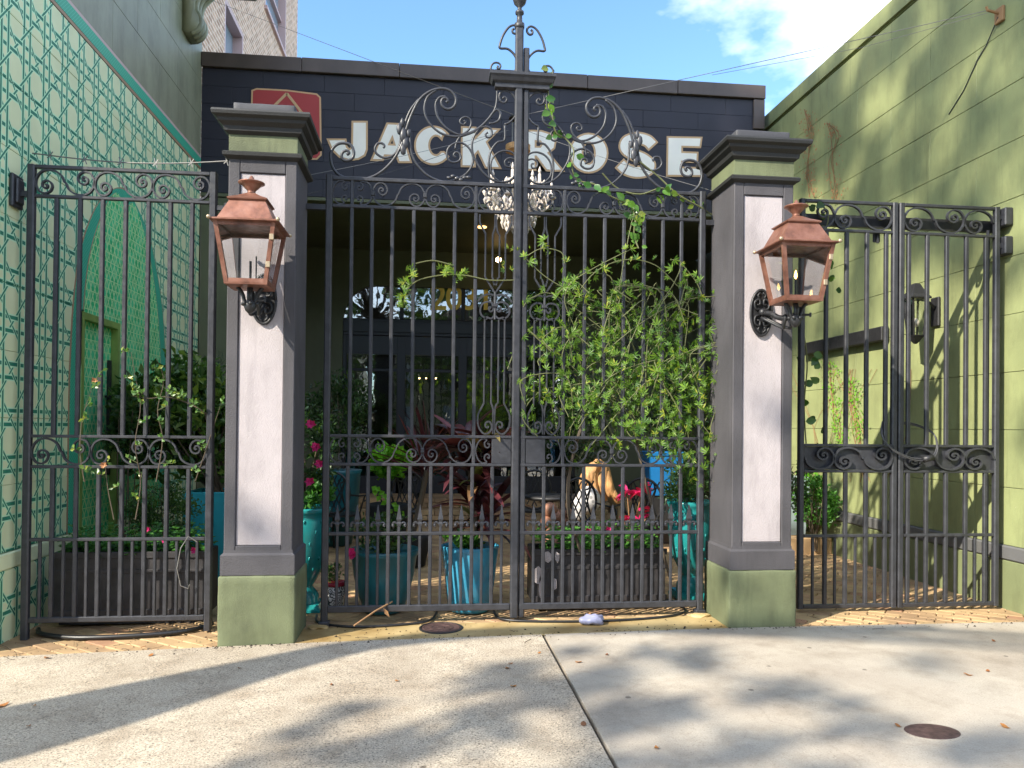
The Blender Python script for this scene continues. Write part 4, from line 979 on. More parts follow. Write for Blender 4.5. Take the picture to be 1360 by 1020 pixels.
    cup = MB(); cup.lathe([(.010, bz-.15), (.03, bz-.13), (.045, bz-.09), (.02, bz-.06), (.02, bz-.045)], (x, yq, 0), 12)
    for k_ in range(6): cup.ico((x+.045*math.cos(k_), yq+.045*math.sin(k_), bz-.085), .016, 1)
    cup.build('cup', I_, t, True)
    MB().tube([(x+.03, yq, bz-.06), (x+.10, yq-.02, bz-.06)], .008, 6).box((x+.095, yq-.026, bz-.075), (x+.106, yq-.014, bz-.045)).build('gas_valve', M['castiron'], t)
    return t
M['knob'] = Mat('aged_brass', (.42, .33, .22), .45, .6).m
lantern(-1.168, 'copper and glass lantern on the left pillar, no flame showing', False)
lantern(2.592, 'copper and glass lantern on the right pillar with a small gas flame', True)
# small black lantern on the green wall
wlan = thing('wall_lantern', 'small black carriage lantern fixed to the green wall behind the right gate', 'lantern', (XR, 1.28, 2.65))
xl_ = XR-.22; yl_ = P(1216, 420, x=XR-.22).y
MB().cbox((XR-.03, yl_-.06, 2.50), (XR-.001, yl_+.06, 2.78), .008).build('back_plate', M['castiron'], wlan)
MB().tube(catmull([(XR-.02, yl_, 2.68), (XR-.10, yl_, 2.74), (xl_, yl_, 2.76)], 4), .012, 6).build('arm', M['castiron'], wlan)
MB().square([(.095, 2.755), (.10, 2.765), (.075, 2.80), (.045, 2.86), (.03, 2.90), (.012, 2.91)], (xl_, yl_, 0)).build('roof', M['castiron'], wlan)
for sx_, sy_ in ((-1,-1),(1,-1),(1,1),(-1,1)):
    MB().strap([(xl_+sx_*.072, yl_+sy_*.072, 2.755), (xl_+sx_*.05, yl_+sy_*.05, 2.40)], .014, .014).build('corner_post', M['castiron'], wlan)
for k_ in range(4):
    cs = ((-1,-1),(1,-1),(1,1),(-1,1)); a, b = cs[k_], cs[(k_+1) % 4]
    MB().add([(xl_+a[0]*.07, yl_+a[1]*.07, 2.75), (xl_+b[0]*.07, yl_+b[1]*.07, 2.75), (xl_+b[0]*.05, yl_+b[1]*.05, 2.41), (xl_+a[0]*.05, yl_+a[1]*.05, 2.41)], [(0,1,2,3)]).build('pane', M['glass'], wlan)
MB().square([(.056, 2.40), (.06, 2.41), (.03, 2.36), (.01, 2.33)][::-1], (xl_, yl_, 0)).build('base', M['castiron'], wlan)
MB().ico((xl_, yl_, 2.53), .035, 2, (1, 1, 1.3)).build('bulb', M['candle'], wlan, True)
# dark board fixed along the wall
sb = MB().cbox((XR-.10, 1.66, 2.45), (XR-.012, 3.42, 2.60), .008); tag(sb.build('wall_beam', M['castiron']), 'long dark board fixed low along the green wall beyond the wall lantern', 'board')

# ================================================================== CHANDELIER AND WIRES
chx, chy, chz = .91, 2.0, 4.14
ch = thing('chandelier', 'crystal chandelier hanging on wires above the courtyard', 'chandelier', (chx, chy, chz))
MB().lathe([(.02, 4.12), (.05, 4.10), (.03, 4.02), (.06, 3.95), (.08, 3.86), (.04, 3.78), (.07, 3.70), (.02, 3.62)], (chx, chy, 0), 14).build('stem', M['candle'], ch, True)
MB().lathe([(.13, 4.38), (.13, 4.44), (.11, 4.45)], (chx, chy, 0), 24).build('canopy', M['canopy_tan'] if 'canopy_tan' in M else M['tan'], ch)
MB().tube([(chx, chy, 4.12), (chx, chy, 4.38)], .006, 6).tube([(chx-.06, chy, 4.45), (chx-.06, chy, 4.72)], .006, 5).tube([(chx+.06, chy, 4.45), (chx+.06, chy, 4.72)], .006, 5).build('chain', M['wire'], ch)
MB().lathe([(.10, 4.72), (.10, 4.735), (.03, 4.76)], (chx, chy, 0), 16).build('hanger', M['castiron'], ch)
for k_ in range(10):
    a = 2*math.pi*k_/10; r_ = .36 if k_ % 2 == 0 else .26; zz = 3.90 if k_ % 2 == 0 else 4.0; ca_, sa_ = math.cos(a), math.sin(a)
    MB().tube(catmull([(chx, chy, 3.80), (chx+ca_*r_*.5, chy+sa_*r_*.5, 3.72), (chx+ca_*r_, chy+sa_*r_, zz-.06), (chx+ca_*r_, chy+sa_*r_, zz)], 5), .012, 6).build('arm', M['crystal'], ch, True)
    MB().lathe([(.045, zz), (.05, zz+.012), (.016, zz+.014), (.016, zz+.10), (.012, zz+.105)], (chx+ca_*r_, chy+sa_*r_, 0), 12).build('candle_sleeve', M['candle'], ch)
    MB().lathe([(.008, zz+.105), (.018, zz+.135), (.003, zz+.18)], (chx+ca_*r_, chy+sa_*r_, 0), 8).build('candle_bulb', M['crystal'], ch, True)
dr_ = MB(); rnd = random.Random(3)
for k_ in range(460):
    a = rnd.random()*2*math.pi; lv = rnd.random(); r_ = (.12+.27*lv)*math.sqrt(rnd.uniform(.5, 1)); z_ = 3.55+.40*lv**.8+rnd.uniform(-.05, .05); s_ = rnd.uniform(.012, .026)
    x, y = chx+r_*math.cos(a), chy+r_*math.sin(a)
    dr_.add([(x, y, z_+s_*1.6), (x+s_, y, z_), (x, y+s_, z_), (x-s_, y, z_), (x, y-s_, z_), (x, y, z_-s_*2.2)], [(0,1,2),(0,2,3),(0,3,4),(0,4,1),(5,2,1),(5,3,2),(5,4,3),(5,1,4)])
dr_.build('crystal_drops', M['crystal'], ch, kind='stuff')
def wire(name, label, pts, r_=.005, sag=0, mat='wire'):
    pts = [Vector(p) for p in pts]
    if sag and len(pts) == 2: a, b = pts; pts = [a.lerp(b, i/14)-Vector((0, 0, sag*4*(i/14)*(1-i/14))) for i in range(15)]
    mb = MB().tube(pts, r_, 5); return tag(mb.build(name, M[mat]), label, 'wire')
hk = P(1330, 15, x=XR); top = Vector((chx, chy, 4.735))
wire('guy_wire', 'thin wire from the chandelier up to the hook on the green wall', [top+Vector((.02, 0, .02)), hk+Vector((-.12, 0, 0))], .0032)
wire('guy_wire', 'second slack wire beside the hook end of the chandelier wire', [top.lerp(hk, .45), top.lerp(hk, .75)-Vector((0, 0, .05)), hk+Vector((-.12, 0, -.02))], .0022)
wl_ = P(275, -2, x=XBK+.02); wire('guy_wire', 'thin wire from the chandelier up left to the brick building', [top+Vector((-.02, 0, .02)), wl_], .004)
wire('support_wire', 'pale wire slung low across the letters from the left pillar to the chandelier', [(-.94, .02, 3.40), (chx-.1, chy, 4.60)], .0022, .02)
wire('support_wire', 'dark wire just under the pale one, left pillar to chandelier', [(-.94, .03, 3.26), (chx-.1, chy, 4.62)], .0022, .05, 'castiron')
wire('support_wire', 'pale wire from the chandelier down to the right pillar', [(chx+.1, chy, 4.60), (2.28, .02, 3.42)], .0025, .02)
hook = MB(); hook.cbox((XR-.03, hk.y-.05, hk.z-.10), (XR-.001, hk.y+.05, hk.z+.03), .006).tube([hk+Vector((-.02, 0, -.02)), hk+Vector((-.13, 0, 0)), hk+Vector((-.14, 0, .03))], .012, 6)
tag(hook.build('wall_hook', M['dry_vine']), 'rusty hook high on the green wall holding the wires', 'hook')
pts = [hk+Vector((-.03, 0, -.05)), P(1310, 60, x=XR-.01), P(1298, 80, x=XR-.008), P(1280, 120, x=XR-.006), P(1260, 152, x=XR-.006)]
wire('dangling_wire', 'dark wire dangling down the green wall from the hook', pts, .005, 0, 'castiron')
# barbed wire scrap
bw = MB(); a, b = Vector((XL, .25, 3.55)), Vector((-1.40, .03, 3.50)); bp = [a.lerp(b, i/12)-Vector((0, 0, .05*math.sin(math.pi*i/12))) for i in range(13)]; bw.tube(bp, .005, 5)
for i in range(1, 12, 2):
    q = bp[i]; bw.tube([q+Vector((-.01, 0, .04)), q, q+Vector((.012, 0, -.035))], .004, 4); bw.tube([q+Vector((.02, 0, .03)), q, q+Vector((-.02, 0, -.02))], .004, 4)
tag(bw.build('barbed_wire', M['wire']), 'short strand of barbed wire between the mural wall and the left pillar', 'wire')
# dry creeper stains and stems on the green wall
def creeper(name, label, px_pts, leafy, seed, mat='dry_vine'):
    rnd = random.Random(seed); t = thing(name, label, 'vine', P(*px_pts[0], x=XR-.012)); 
    for k_ in range(3):
        q = [P(a+rnd.uniform(-7, 7)*(i > 0), b, x=XR-.010) for i, (a, b) in enumerate(px_pts)]; MB().tube(catmull(q, 5), .0035, 4).build('stem', M[mat], t)
    lf = MB()
    for k_ in range(leafy):
        i = rnd.randrange(len(px_pts)-1); f = rnd.random(); a = px_pts[i][0]*(1-f)+px_pts[i+1][0]*f+rnd.gauss(0, 6); b = px_pts[i][1]*(1-f)+px_pts[i+1][1]*f
        q = P(a, b, x=XR-.02-rnd.random()*.03); s_ = rnd.uniform(.008, .02)
        an = rnd.random()*6.28; u_ = Vector((.3*rnd.uniform(-1, 1), math.cos(an), math.sin(an))); v_ = Vector((.4*rnd.uniform(-1, 1), -math.sin(an), math.cos(an)))
        lf.add([q-u_*s_, q+v_*s_*.6, q+u_*s_, q-v_*s_*.6], [(0, 1, 2, 3)])
    return t, lf
for nm, lab, pp, n, mat, sd in (
  ('dry_creeper', 'dry orange creeper on the green wall just right of the pillar cap', [(1068, 145), (1075, 175), (1070, 205), (1078, 235), (1082, 262)], 260, 'dry_flower', 1),
  ('dry_creeper', 'dry orange creeper on the green wall, the right one of the two above the gate', [(1098, 163), (1108, 180), (1107, 215), (1110, 250), (1108, 268)], 150, 'dry_flower', 2),
  ('wall_creeper', 'leafy creeper on the green wall behind the left leaf of the right gate', [(1102, 480), (1104, 520), (1110, 560), (1116, 590), (1115, 620)], 420, 'lime', 3),
  ('wall_creeper', 'thinner leafy creeper on the green wall nearer the middle of the right gate', [(1130, 500), (1134, 540), (1142, 580), (1145, 620)], 260, 'lime', 4)):
    t, lf = creeper(nm, lab, pp, n, sd); lf.build('leaves', M[mat], t, kind='stuff')
rnd = random.Random(11); tw = thing('twig_tracery', 'web of thin bare vine stems on the green wall below the dark board', 'vine', P(1130, 640, x=XR-.012))
for k_ in range(16):
    a = rnd.uniform(1078, 1176); q = [P(a, 640, x=XR-.012), P(a+rnd.uniform(-30, 30), 570, x=XR-.012), P(a+rnd.uniform(-50, 50), 490, x=XR-.012)]
    if all(1072 < (1080) for _ in q): MB().tube(catmull(q, 4), .0025, 4).build('stem', M['dry_vine'], tw)

# ================================================================== PLANTS
def leaf_quad(mb, q, d, n, L_, W_, fold=.25):
    """pointed folded leaf: base q, direction d, face normal n"""
    d = d.normalized(); s_ = d.cross(n)
    if s_.length < 1e-4: s_ = d.orthogonal()
    s_.normalize(); n = s_.cross(d)
    mid = q+d*L_*.5
    mb.add([q, mid+s_*W_/2+n*W_*fold, q+d*L_, mid-s_*W_/2+n*W_*fold, mid-n*W_*.05], [(0, 1, 4), (1, 2, 4), (2, 3, 4), (3, 0, 4)])
def rvec(rnd):
    while True:
        v_ = Vector((rnd.uniform(-1, 1), rnd.uniform(-1, 1), rnd.uniform(-1, 1)))
        if .05 < v_.length < 1: return v_.normalized()
def foliage(rnd, c, r, n, L_, W_, clumps=14, shell=.55, up=.3):
    """leaves gathered in clumps through an ellipsoid"""
    mb = MB(); c = Vector(c); cs = []
    for i in range(clumps):
        v_ = rvec(rnd)*rnd.uniform(shell*.6, 1)**.6; cs.append((Vector((c.x+v_.x*r[0]*.8, c.y+v_.y*r[1]*.8, c.z+v_.z*r[2]*.8)), rnd.uniform(.22, .42)))
    for i in range(n):
        k_, s_ = rnd.choice(cs); v_ = rvec(rnd)*rnd.random()**.45*s_
        q = Vector((k_.x+v_.x*r[0], k_.y+v_.y*r[1], k_.z+v_.z*r[2])); d = rvec(rnd)*.8+v_*1.2+Vector((0, 0, up)); f = rnd.uniform(.65, 1.25)
        leaf_quad(mb, q, d, rvec(rnd)+Vector((0, 0, .8)), L_*f, W_*f)
    return mb
def stems(rnd, base, c, r, n, rad=.008):
    mb = MB(); base = Vector(base); c = Vector(c)
    for i in range(n):
        v_ = rvec(rnd); e = Vector((c.x+v_.x*r[0]*.75, c.y+v_.y*r[1]*.75, c.z+abs(v_.z)*r[2]*.6)); m_ = base.lerp(e, .5)+Vector((rnd.uniform(-.05, .05), rnd.uniform(-.05, .05), .03))
        mb.tube(catmull([base+Vector((rnd.uniform(-.04, .04), rnd.uniform(-.04, .04), 0)), m_, e], 4), [rad*(1-.6*k_/8) for k_ in range(9)], 5)
    return mb
def shrub(name, label, base, c, r, n, L_, W_, mat, seed, clumps=14, stem_n=7, cat='shrub', shell=.55, stem_mat='wood_stem', rad=.008, group=None):
    rnd = random.Random(seed); t = thing(name, label, cat, base, group)
    foliage(rnd, c, r, n, L_, W_, clumps, shell).build('foliage', M[mat], t, kind='stuff')
    if stem_n: stems(rnd, base, c, r, stem_n, rad).build('stem', M[stem_mat], t)
    return t
def flower(parent, q, s_, mat='pink', seed=0):
    rnd = random.Random(seed); b = MB(); q = Vector(q)
    for k_ in range(9):
        a = k_*2.4; d = Vector((math.cos(a), -.5, math.sin(a)+.25*(k_ % 3))); leaf_quad(b, q, d, Vector((0, -1, .3)), s_*rnd.uniform(.8, 1.1), s_*.8, .2)
    return b.build('flower', M[mat], parent)
# ---- troughs
def trough(label, x0, x1, y0, y1, zt_, seed, rows):
    zb = gz((x0+x1)/2); t = thing('trough_planter', label, 'planter', ((x0+x1)/2, (y0+y1)/2, zb), 'dark trough planters behind the gates')
    MB().cbox((x0, y0, zb+.06), (x1, y0+.03, zt_), .006).build('front_panel', M['zinc'], t); MB().cbox((x0, y1-.03, zb+.06), (x1, y1, zt_), .006).build('back_panel', M['zinc'], t)
    MB().cbox((x0, y0+.031, zb+.06), (x0+.03, y1-.031, zt_), .006).build('end_panel', M['zinc'], t); MB().cbox((x1-.03, y0+.031, zb+.06), (x1, y1-.031, zt_), .006).build('end_panel', M['zinc'], t)
    rm = MB(); rm.cbox((x0-.012, y0-.012, zt_-.045), (x1+.012, y0-.001, zt_+.006), .004).cbox((x0-.012, y0-.010, zb+.07), (x1+.012, y0-.001, zb+.12), .004).cbox((x0-.012, y0-.008, zt_-.16), (x1+.012, y0-.001, zt_-.13), .003); rm.build('moulding', M['zinc'], t)
    MB().box((x0+.04, y0+.04, zb), (x1-.04, y1-.04, zb+.06)).build('foot', M['castiron'], t)
    MB().box((x0+.03, y0+.03, zt_-.06), (x1-.03, y1-.03, zt_-.03)).build('soil', M['soil'], t)
    return t
trough('long dark trough planter behind the left side gate', -2.84, -1.70, .26, .60, .50, 1, 1)
tr_ = trough('long dark trough planter with a peeling end behind the right leaf of the main gate', .86, 1.96, .20, .56, .505, 2, 1)
pe = MB(); rnd = random.Random(5)
for (a, b, c_, d_) in ((.845, .25, .10, .16), (.90, .17, .05, .22), (1.00, .18, .06, .12), (1.03, .40, .05, .10), (.93, .40, .09, .10)):
    pe.poly([(a+c_*(.5+.5*math.cos(2*math.pi*i/9)*rnd.uniform(.7, 1)), .1865, .05+b+d_*(.5*math.sin(2*math.pi*i/9)*rnd.uniform(.7, 1))) for i in range(9)][::-1], .002, (0, -1, 0))
pe.build('peeled_patch', M['white_plaster'], tr_, kind='stuff')
def bedding(label, x0, x1, y0, y1, z, n, seed, flowers):
    rnd = random.Random(seed); t = thing('bedding_plants', label, 'plants', ((x0+x1)/2, (y0+y1)/2, z)); mb = MB()
    for i in range(n):
        q = Vector((rnd.uniform(x0, x1), rnd.uniform(y0, y1), z+rnd.uniform(-.05, .13)*(1+.4*math.sin(i)))); a = rnd.random()*6.28
        for k_ in range(3):
            d = Vector((math.cos(a+k_*2.1), math.sin(a+k_*2.1), rnd.uniform(-.3, .6))); leaf_quad(mb, q, d, Vector((0, -.4, 1)), rnd.uniform(.03, .05), .034, .15)
    mb.build('foliage', M['bedding'], t, kind='stuff')
    for i, (fx, fz_) in enumerate(flowers): flower(t, (fx, y0-.02, fz_), .034, 'pink', i)
bedding('green bedding plants with magenta flowers in the left trough', -2.80, -1.72, .24, .58, .52, 520, 21, [(-2.13, .68), (-1.78, .52), (-2.0, .60)])
bedding('green bedding plants with magenta flowers in the right trough', .90, 1.92, .18, .54, .53, 430, 22, [(1.30, .66), (1.47, .67)])
# ---- pots
def pot(name, label, x, y, prof, mat, n=28, group=None, rim=None, soil=None):
    zb = gz(x); t = thing(name, label, 'pot', (x, y, zb), group)
    b = MB().lathe(prof, (x, y, zb), n).build('body', M[mat], t, True)
    if rim: MB().lathe(rim[0], (x, y, zb), n).build('rim', M[rim[1]], t, True)
    if soil: MB().lathe([(soil[0], soil[1]-.01), (soil[0], soil[1]), (.01, soil[1]+.01)], (x, y, zb), 16).build('soil', M['soil'], t)
    return t
pot('blue_pot', 'tall plain blue glazed pot near the middle of the main gate', .36, .36, [(.165, 0), (.172, .02), (.178, .03), (.235, .50), (.24, .525), (.222, .53), (.215, .50)], 'stripe', 40, soil=(.215, .49))
pot('bowl_pot', 'wide dark teal bowl pot behind the main gate left leaf', -.34, .40, [(.15, 0), (.16, .02), (.20, .12), (.245, .30), (.265, .45), (.285, .47), (.288, .505), (.27, .51), (.26, .48)], 'dark_teal_glaze', 32, soil=(.26, .47))
pot('printed_pot', 'small black and white patterned pot with a red rim', -.745, .52, [(.06, 0), (.065, .01), (.085, .20)], 'print', 24, rim=([(.088, .195), (.092, .205), (.09, .225), (.08, .226)], 'red_rim'), soil=(.08, .215))
urn = [(.12, 0), (.125, .02), (.12, .12), (.10, .15), (.075, .18), (.07, .20), (.10, .24), (.15, .34), (.185, .48), (.20, .62), (.195, .74), (.185, .78), (.205, .80), (.215, .83), (.205, .845), (.18, .84)]
def big_urn(label, x, y):
    t = pot('tall_urn', label, x, y, urn, 'teal_glaze', 28, 'tall teal urns beside the pillars', soil=(.18, .80))
    rl = MB()
    for k_ in range(26):
        a = 2*math.pi*k_/26; 
        for z_ in (.35+.09*(k_ % 2), .56+.09*(k_ % 3)):
            r_ = interp(z_, [.24, .34, .48, .62, .74], [.10, .15, .185, .20, .195]); rl.ico((x+r_*math.cos(a), y+r_*math.sin(a), gz(x)+z_), .009, 1, (1, 1, 2.2), .15)
    rl.build('relief', M['teal_glaze'], t, True, kind='stuff'); MB().square([(.15, -.0), (.15, .02), (.135, .06)], (x, y, gz(x))).build('foot', M['teal_glaze'], t)
big_urn('tall teal glazed urn beside the left pillar', -1.0, .56); big_urn('tall teal glazed urn beside the right pillar', 2.30, .56)
shrub('rose_bush', 'rose bush with pink flowers in the urn by the left pillar', (-1.0, .56, .82), (-.98, .60, 1.28), (.27, .25, .46), 900, .055, .032, 'shrub', 31, 16)
rb_ = [o for o in bpy.data.objects if o.name.startswith('rose_bush')][0]
for i, (a, b) in enumerate(((413, 564), (420, 594), (425, 617), (412, 640))): flower(rb_, P(a, b, y=.35), .05, 'pink', i)
shrub('urn_plant', 'trailing green plant spilling from the left urn', (-.98, .50, .82), (-.92, .48, .92), (.20, .18, .13), 360, .05, .04, 'bedding', 32, 10, 0, 'plant')
shrub('urn_plant', 'feathery green plant in the right urn', (2.30, .56, .84), (2.26, .55, 1.0), (.22, .2, .22), 420, .07, .02, 'shrub_mid', 33, 12, 5, 'plant')
shrub('pot_plant', 'leafy green plant with a pink flower in the wide teal bowl', (-.34, .40, .47), (-.33, .38, .60), (.29, .26, .17), 900, .045, .025, 'shrub_mid', 34, 18, 8, 'plant')
pp_ = [o for o in bpy.data.objects if o.name.startswith('pot_plant')][0]; flower(pp_, P(466, 733, y=.1), .05, 'pink', 3); flower(pp_, P(468, 738, y=.12), .04, 'pink', 4)
shrub('pot_plant', 'small green plant in the black and white pot', (-.745, .52, .2), (-.745, .51, .28), (.11, .10, .08), 260, .03, .018, 'shrub_mid', 35, 10, 0, 'plant')
shrub('pot_plant', 'round leaved green plant at the base of the cordyline', (.30, .33, .48), (.27, .28, .56), (.17, .14, .09), 160, .06, .05, 'bedding', 36, 8, 0, 'plant')
# ---- cordyline: dark strap leaves, each leaf its own piece
def strap_leaf(L_, W_, droop, curl=.25):
    def mk():
        b = MB(); n = 8; vs_ = []; fs = []
        for i in range(n+1):
            t = i/n; w_ = W_*(math.sin(math.pi*min(1, t*.92+.06))**.7)*(1 if t < .97 else .2); x = L_*t*(1-.25*droop*t); z = L_*(.0+.22*t-droop*t*t*.75)
            vs_ += [(x, -w_/2, z+w_*curl), (x, 0, z), (x, w_/2, z+w_*curl)]
        for i in range(n): fs += [(i*3, i*3+1, i*3+4, i*3+3), (i*3+1, i*3+2, i*3+5, i*3+4)]
        return b.add(vs_, fs)
    return mk
rnd = random.Random(41)
cdl = thing('cordyline', 'dark purple cordyline with broad strap leaves in the tall blue pot', 'plant', (.40, .38, .50))
canes = [((.40, .38), 1.02), ((.46, .42), 1.42), ((.33, .42), 1.34), ((.50, .36), .78)]
for (cx_, cy_), hz in canes:
    MB().tube([(cx_*.3+.28, cy_, .48), ((cx_+.4)/2, cy_, .5+(hz-.5)*.5), (cx_, cy_, hz)], .014, 7).build('cane', M['wood_stem'], cdl)
    for k_ in range(24):
        a = rnd.random()*6.28; el = rnd.uniform(-.1, 1.05); L_ = rnd.uniform(.34, .62); v_ = rnd.randrange(3)
        mt = M['cordyline_pink'] if rnd.random() < .10 else M['cordyline']
        placed('leaf', ('strap', v_), strap_leaf(1, (.15, .20, .12)[v_], (.5, .25, .8)[v_]), mt, (cx_+rnd.uniform(-.02, .02), cy_+rnd.uniform(-.02, .02), hz-rnd.uniform(0, .22)), cdl, (rnd.uniform(-.3, .3), -el, a), L_, True)
spk = thing('spiky_plant', 'dark spiky fine leaved plant behind the cordyline', 'plant', (-.15, 2.4, .0))
MB().lathe([(.14, 0), (.2, .3), (.2, .34), (.17, .34)], (-.15, 2.4, gz(0)), 20).build('planter', M['cushion'], spk, True)
for k_ in range(60):
    a = rnd.random()*6.28; el = rnd.uniform(.05, 1.35)
    placed('leaf', ('spike', k_ % 2), strap_leaf(1, .05, .3 if k_ % 2 else .12), M['cordyline'], (.0+rnd.uniform(-.05, .05), 2.4, 1.02+rnd.uniform(-.1, .1)), spk, (rnd.uniform(-.3, .3), -el, a), rnd.uniform(.45, .8), True)
MB().tube([(-.15, 2.4, .3), (-.06, 2.4, .7), (0, 2.4, 1.02)], .03, 8).build('trunk', M['wood_stem'], spk)
M['shrub_mix'] = leafmat('shrub_leaf_mix', (.035, .09, .02), (.085, .18, .035), (.20, .28, .05), .35, .35)
# ---- left court planting
tx0 = P(242, 690, y=1.7).x
tq = thing('square_planter', 'square aqua blue planter seen behind the left side gate', 'planter', (tx0+.27, 1.97, gz(tx0)))
ztp = P(270, 654, y=1.7).z
for (a, b, nm) in (((tx0, 1.70, 0), (tx0+.54, 1.735, ztp), 'front_panel'), ((tx0, 2.205, 0), (tx0+.54, 2.24, ztp), 'back_panel'), ((tx0, 1.736, 0), (tx0+.035, 2.204, ztp), 'side_panel'), ((tx0+.505, 1.736, 0), (tx0+.54, 2.204, ztp), 'side_panel')): MB().cbox((a[0], a[1], gz(tx0)), b, .006).build(nm, M['aqua'], tq)
MB().box((tx0+.036, 1.737, ztp-.08), (tx0+.504, 2.203, ztp-.05)).build('soil', M['soil'], tq)
c_ = P(238, 560, y=1.9)
shrub('broadleaf_shrub', 'large dark broadleaf shrub growing in the square aqua planter', (tx0+.27, 1.97, ztp-.05), (c_.x, 1.92, c_.z), (.68, .48, .70), 3300, .115, .062, 'shrub_mix', 51, 34, 16, rad=.014)
c_ = P(170, 565, y=1.35); shrub('dark_shrub', 'dark shrub against the green door behind the left gate', (c_.x, 1.4, gz(-2.5)), (c_.x, 1.4, c_.z), (.24, .24, .42), 1300, .06, .035, 'shrub', 52, 14, 6)
c_ = P(212, 682, y=1.0); shrub('fine_shrub', 'low fine leaved grey green shrub left of the aqua planter', (c_.x, 1.05, gz(-2)), (c_.x, 1.05, c_.z+.02), (.40, .28, .30), 2400, .04, .018, 'shrub_mid', 53, 18, 8)
c_ = P(292, 540, y=3.0); shrub('needle_shrub', 'tall dusky needle leaved shrub behind the left pillar', (c_.x, 3.1, gz(-2)), (c_.x, 3.1, c_.z-.25), (.42, .4, .95), 2400, .10, .010, 'needle', 54, 26, 8)
c_ = P(445, 550, y=4.0); shrub('round_shrub', 'rounded dark shrub at the back of the courtyard by the porch', (c_.x, 4.1, gz(-1)), (c_.x, 4.1, c_.z), (.55, .42, .62), 2600, .07, .03, 'shrub', 55, 30, 8)
MB_b = MB().lathe([(.22, 0), (.3, .5), (.32, .9), (.34, .95), (.3, .95)], (c_.x+.0, 4.1, gz(-1)), 24)
tag(MB_b.build('shrub_pot', M['dark_teal_glaze'], None, True), 'dark teal pot under the rounded dark shrub', 'pot')
c_ = P(516, 612, y=3.3); shrub('lime_plant', 'bright lime green sweet potato vine at the back of the courtyard', (c_.x, 3.4, .55), (c_.x, 3.35, c_.z), (.29, .2, .24), 520, .09, .08, 'lime', 56, 18, 5, 'plant')
rnd = random.Random(9); lt = [o for o in bpy.data.objects if o.name.startswith('lime_plant')][0]; tl = MB()
for k_ in range(14): leaf_quad(tl, P(500+k_*2.2+rnd.uniform(-6, 6), 645+k_*2.6, y=3.15), Vector((rnd.uniform(-1, 1), -.3, -.4)), Vector((0, -1, .4)), .09, .07)
tl.build('trailing_leaves', M['lime'], lt, kind='stuff')
tag(MB().lathe([(.16, 0), (.2, .04), (.24, .5), (.26, .56), (.23, .57)], (c_.x, 3.4, gz(0)), 24).build('plant_pot', M['cushion'], None, True), 'dark pot holding the lime green plant', 'pot')
# ---- iron garden chairs
def make_chair(label, loc, rz_, group):
    t = thing('iron_chair', label, 'chair', (0, 0, 0), group); I_ = M['castiron']
    MB().lathe([(.20, .43), (.215, .44), (.215, .455), (.20, .46)], (0, 0, 0), 24).build('seat', I_, t)
    ring = [(.20*math.cos(a), .20, .72+.24*math.sin(a)) for a in [2*math.pi*i/24 for i in range(25)]]
    MB().tube(ring, .014, 6).build('back_frame', I_, t, True)
    la = MB()
    for k_ in range(-2, 3):
        la.tube([(k_*.07-.10, .20, .52), (k_*.07+.10, .20, .93)] if abs(k_) < 2 else [(k_*.05-.03, .20, .60), (k_*.05+.03, .20, .84)], .008, 5); la.tube([(k_*.07+.10, .20, .52), (k_*.07-.10, .20, .93)] if abs(k_) < 2 else [(k_*.05+.03, .20, .60), (k_*.05-.03, .20, .84)], .008, 5)
    for s_ in (-1, 1): la.tube(catmull([(s_*.02, .20, .95), (s_*.10, .20, .93), (s_*.12, .20, .86), (s_*.07, .20, .84), (s_*.06, .20, .88)], 4), .010, 5)
    la.build('back_lattice', I_, t)
    for s_ in (-1, 1):
        MB().tube([(s_*.17, -.14, .44), (s_*.20, -.17, .25), (s_*.19, -.20, .0)], .014, 6).build('leg', I_, t); MB().tube([(s_*.16, .14, .44), (s_*.18, .18, .25), (s_*.21, .24, .0)], .014, 6).build('leg', I_, t)
        MB().tube([(s_*.15, .19, .56), (s_*.14, .16, .44)], .012, 6).build('back_post', I_, t)
        MB().tube(catmull([(s_*.19, .20, .70), (s_*.25, .05, .68), (s_*.26, -.12, .67), (s_*.25, -.18, .62), (s_*.23, -.14, .60)], 4), .011, 6).build('arm', I_, t); MB().tube([(s_*.255, -.10, .67), (s_*.19, -.10, .45)], .010, 5).build('arm_post', I_, t)
    t.location = loc; t.rotation_euler = (0, 0, rz_); return t
def dup(root, label, loc, rz_):
    r_ = root.copy(); col.objects.link(r_); r_.location = loc; r_.rotation_euler = (0, 0, rz_); r_['label'] = label
    for ch_ in root.children:
        k_ = ch_.copy(); col.objects.link(k_); k_.parent = r_
    return r_
chA = make_chair('black cast iron lattice chair in front of the lime green plant', (-.30, 3.55, gz(0)), R(200), 'black iron garden chairs')
dup(chA, 'black cast iron chair half hidden behind the left stile of the main gate', (-1.02, 3.5, gz(-1)), R(160))
dup(chA, 'black cast iron chair behind the right trough by the spotted white ornament', (1.62, 1.75, gz(1)), R(12))
dup(chA, 'black cast iron chair near the right urn with a dark cushion', (2.12, 1.55, gz(2)), R(-25))
dup(chA, 'round backed iron chair at the back right beside the tan ornament', (1.35, 3.6, gz(1)), R(170))
tag(MB().lathe([(.17, 0), (.21, .02), (.21, .06), (.18, .08)], (2.12, 1.55, .50), 20).build('seat_cushion', M['cushion'], None, True), 'dark cushion on the iron chair near the right urn', 'cushion')
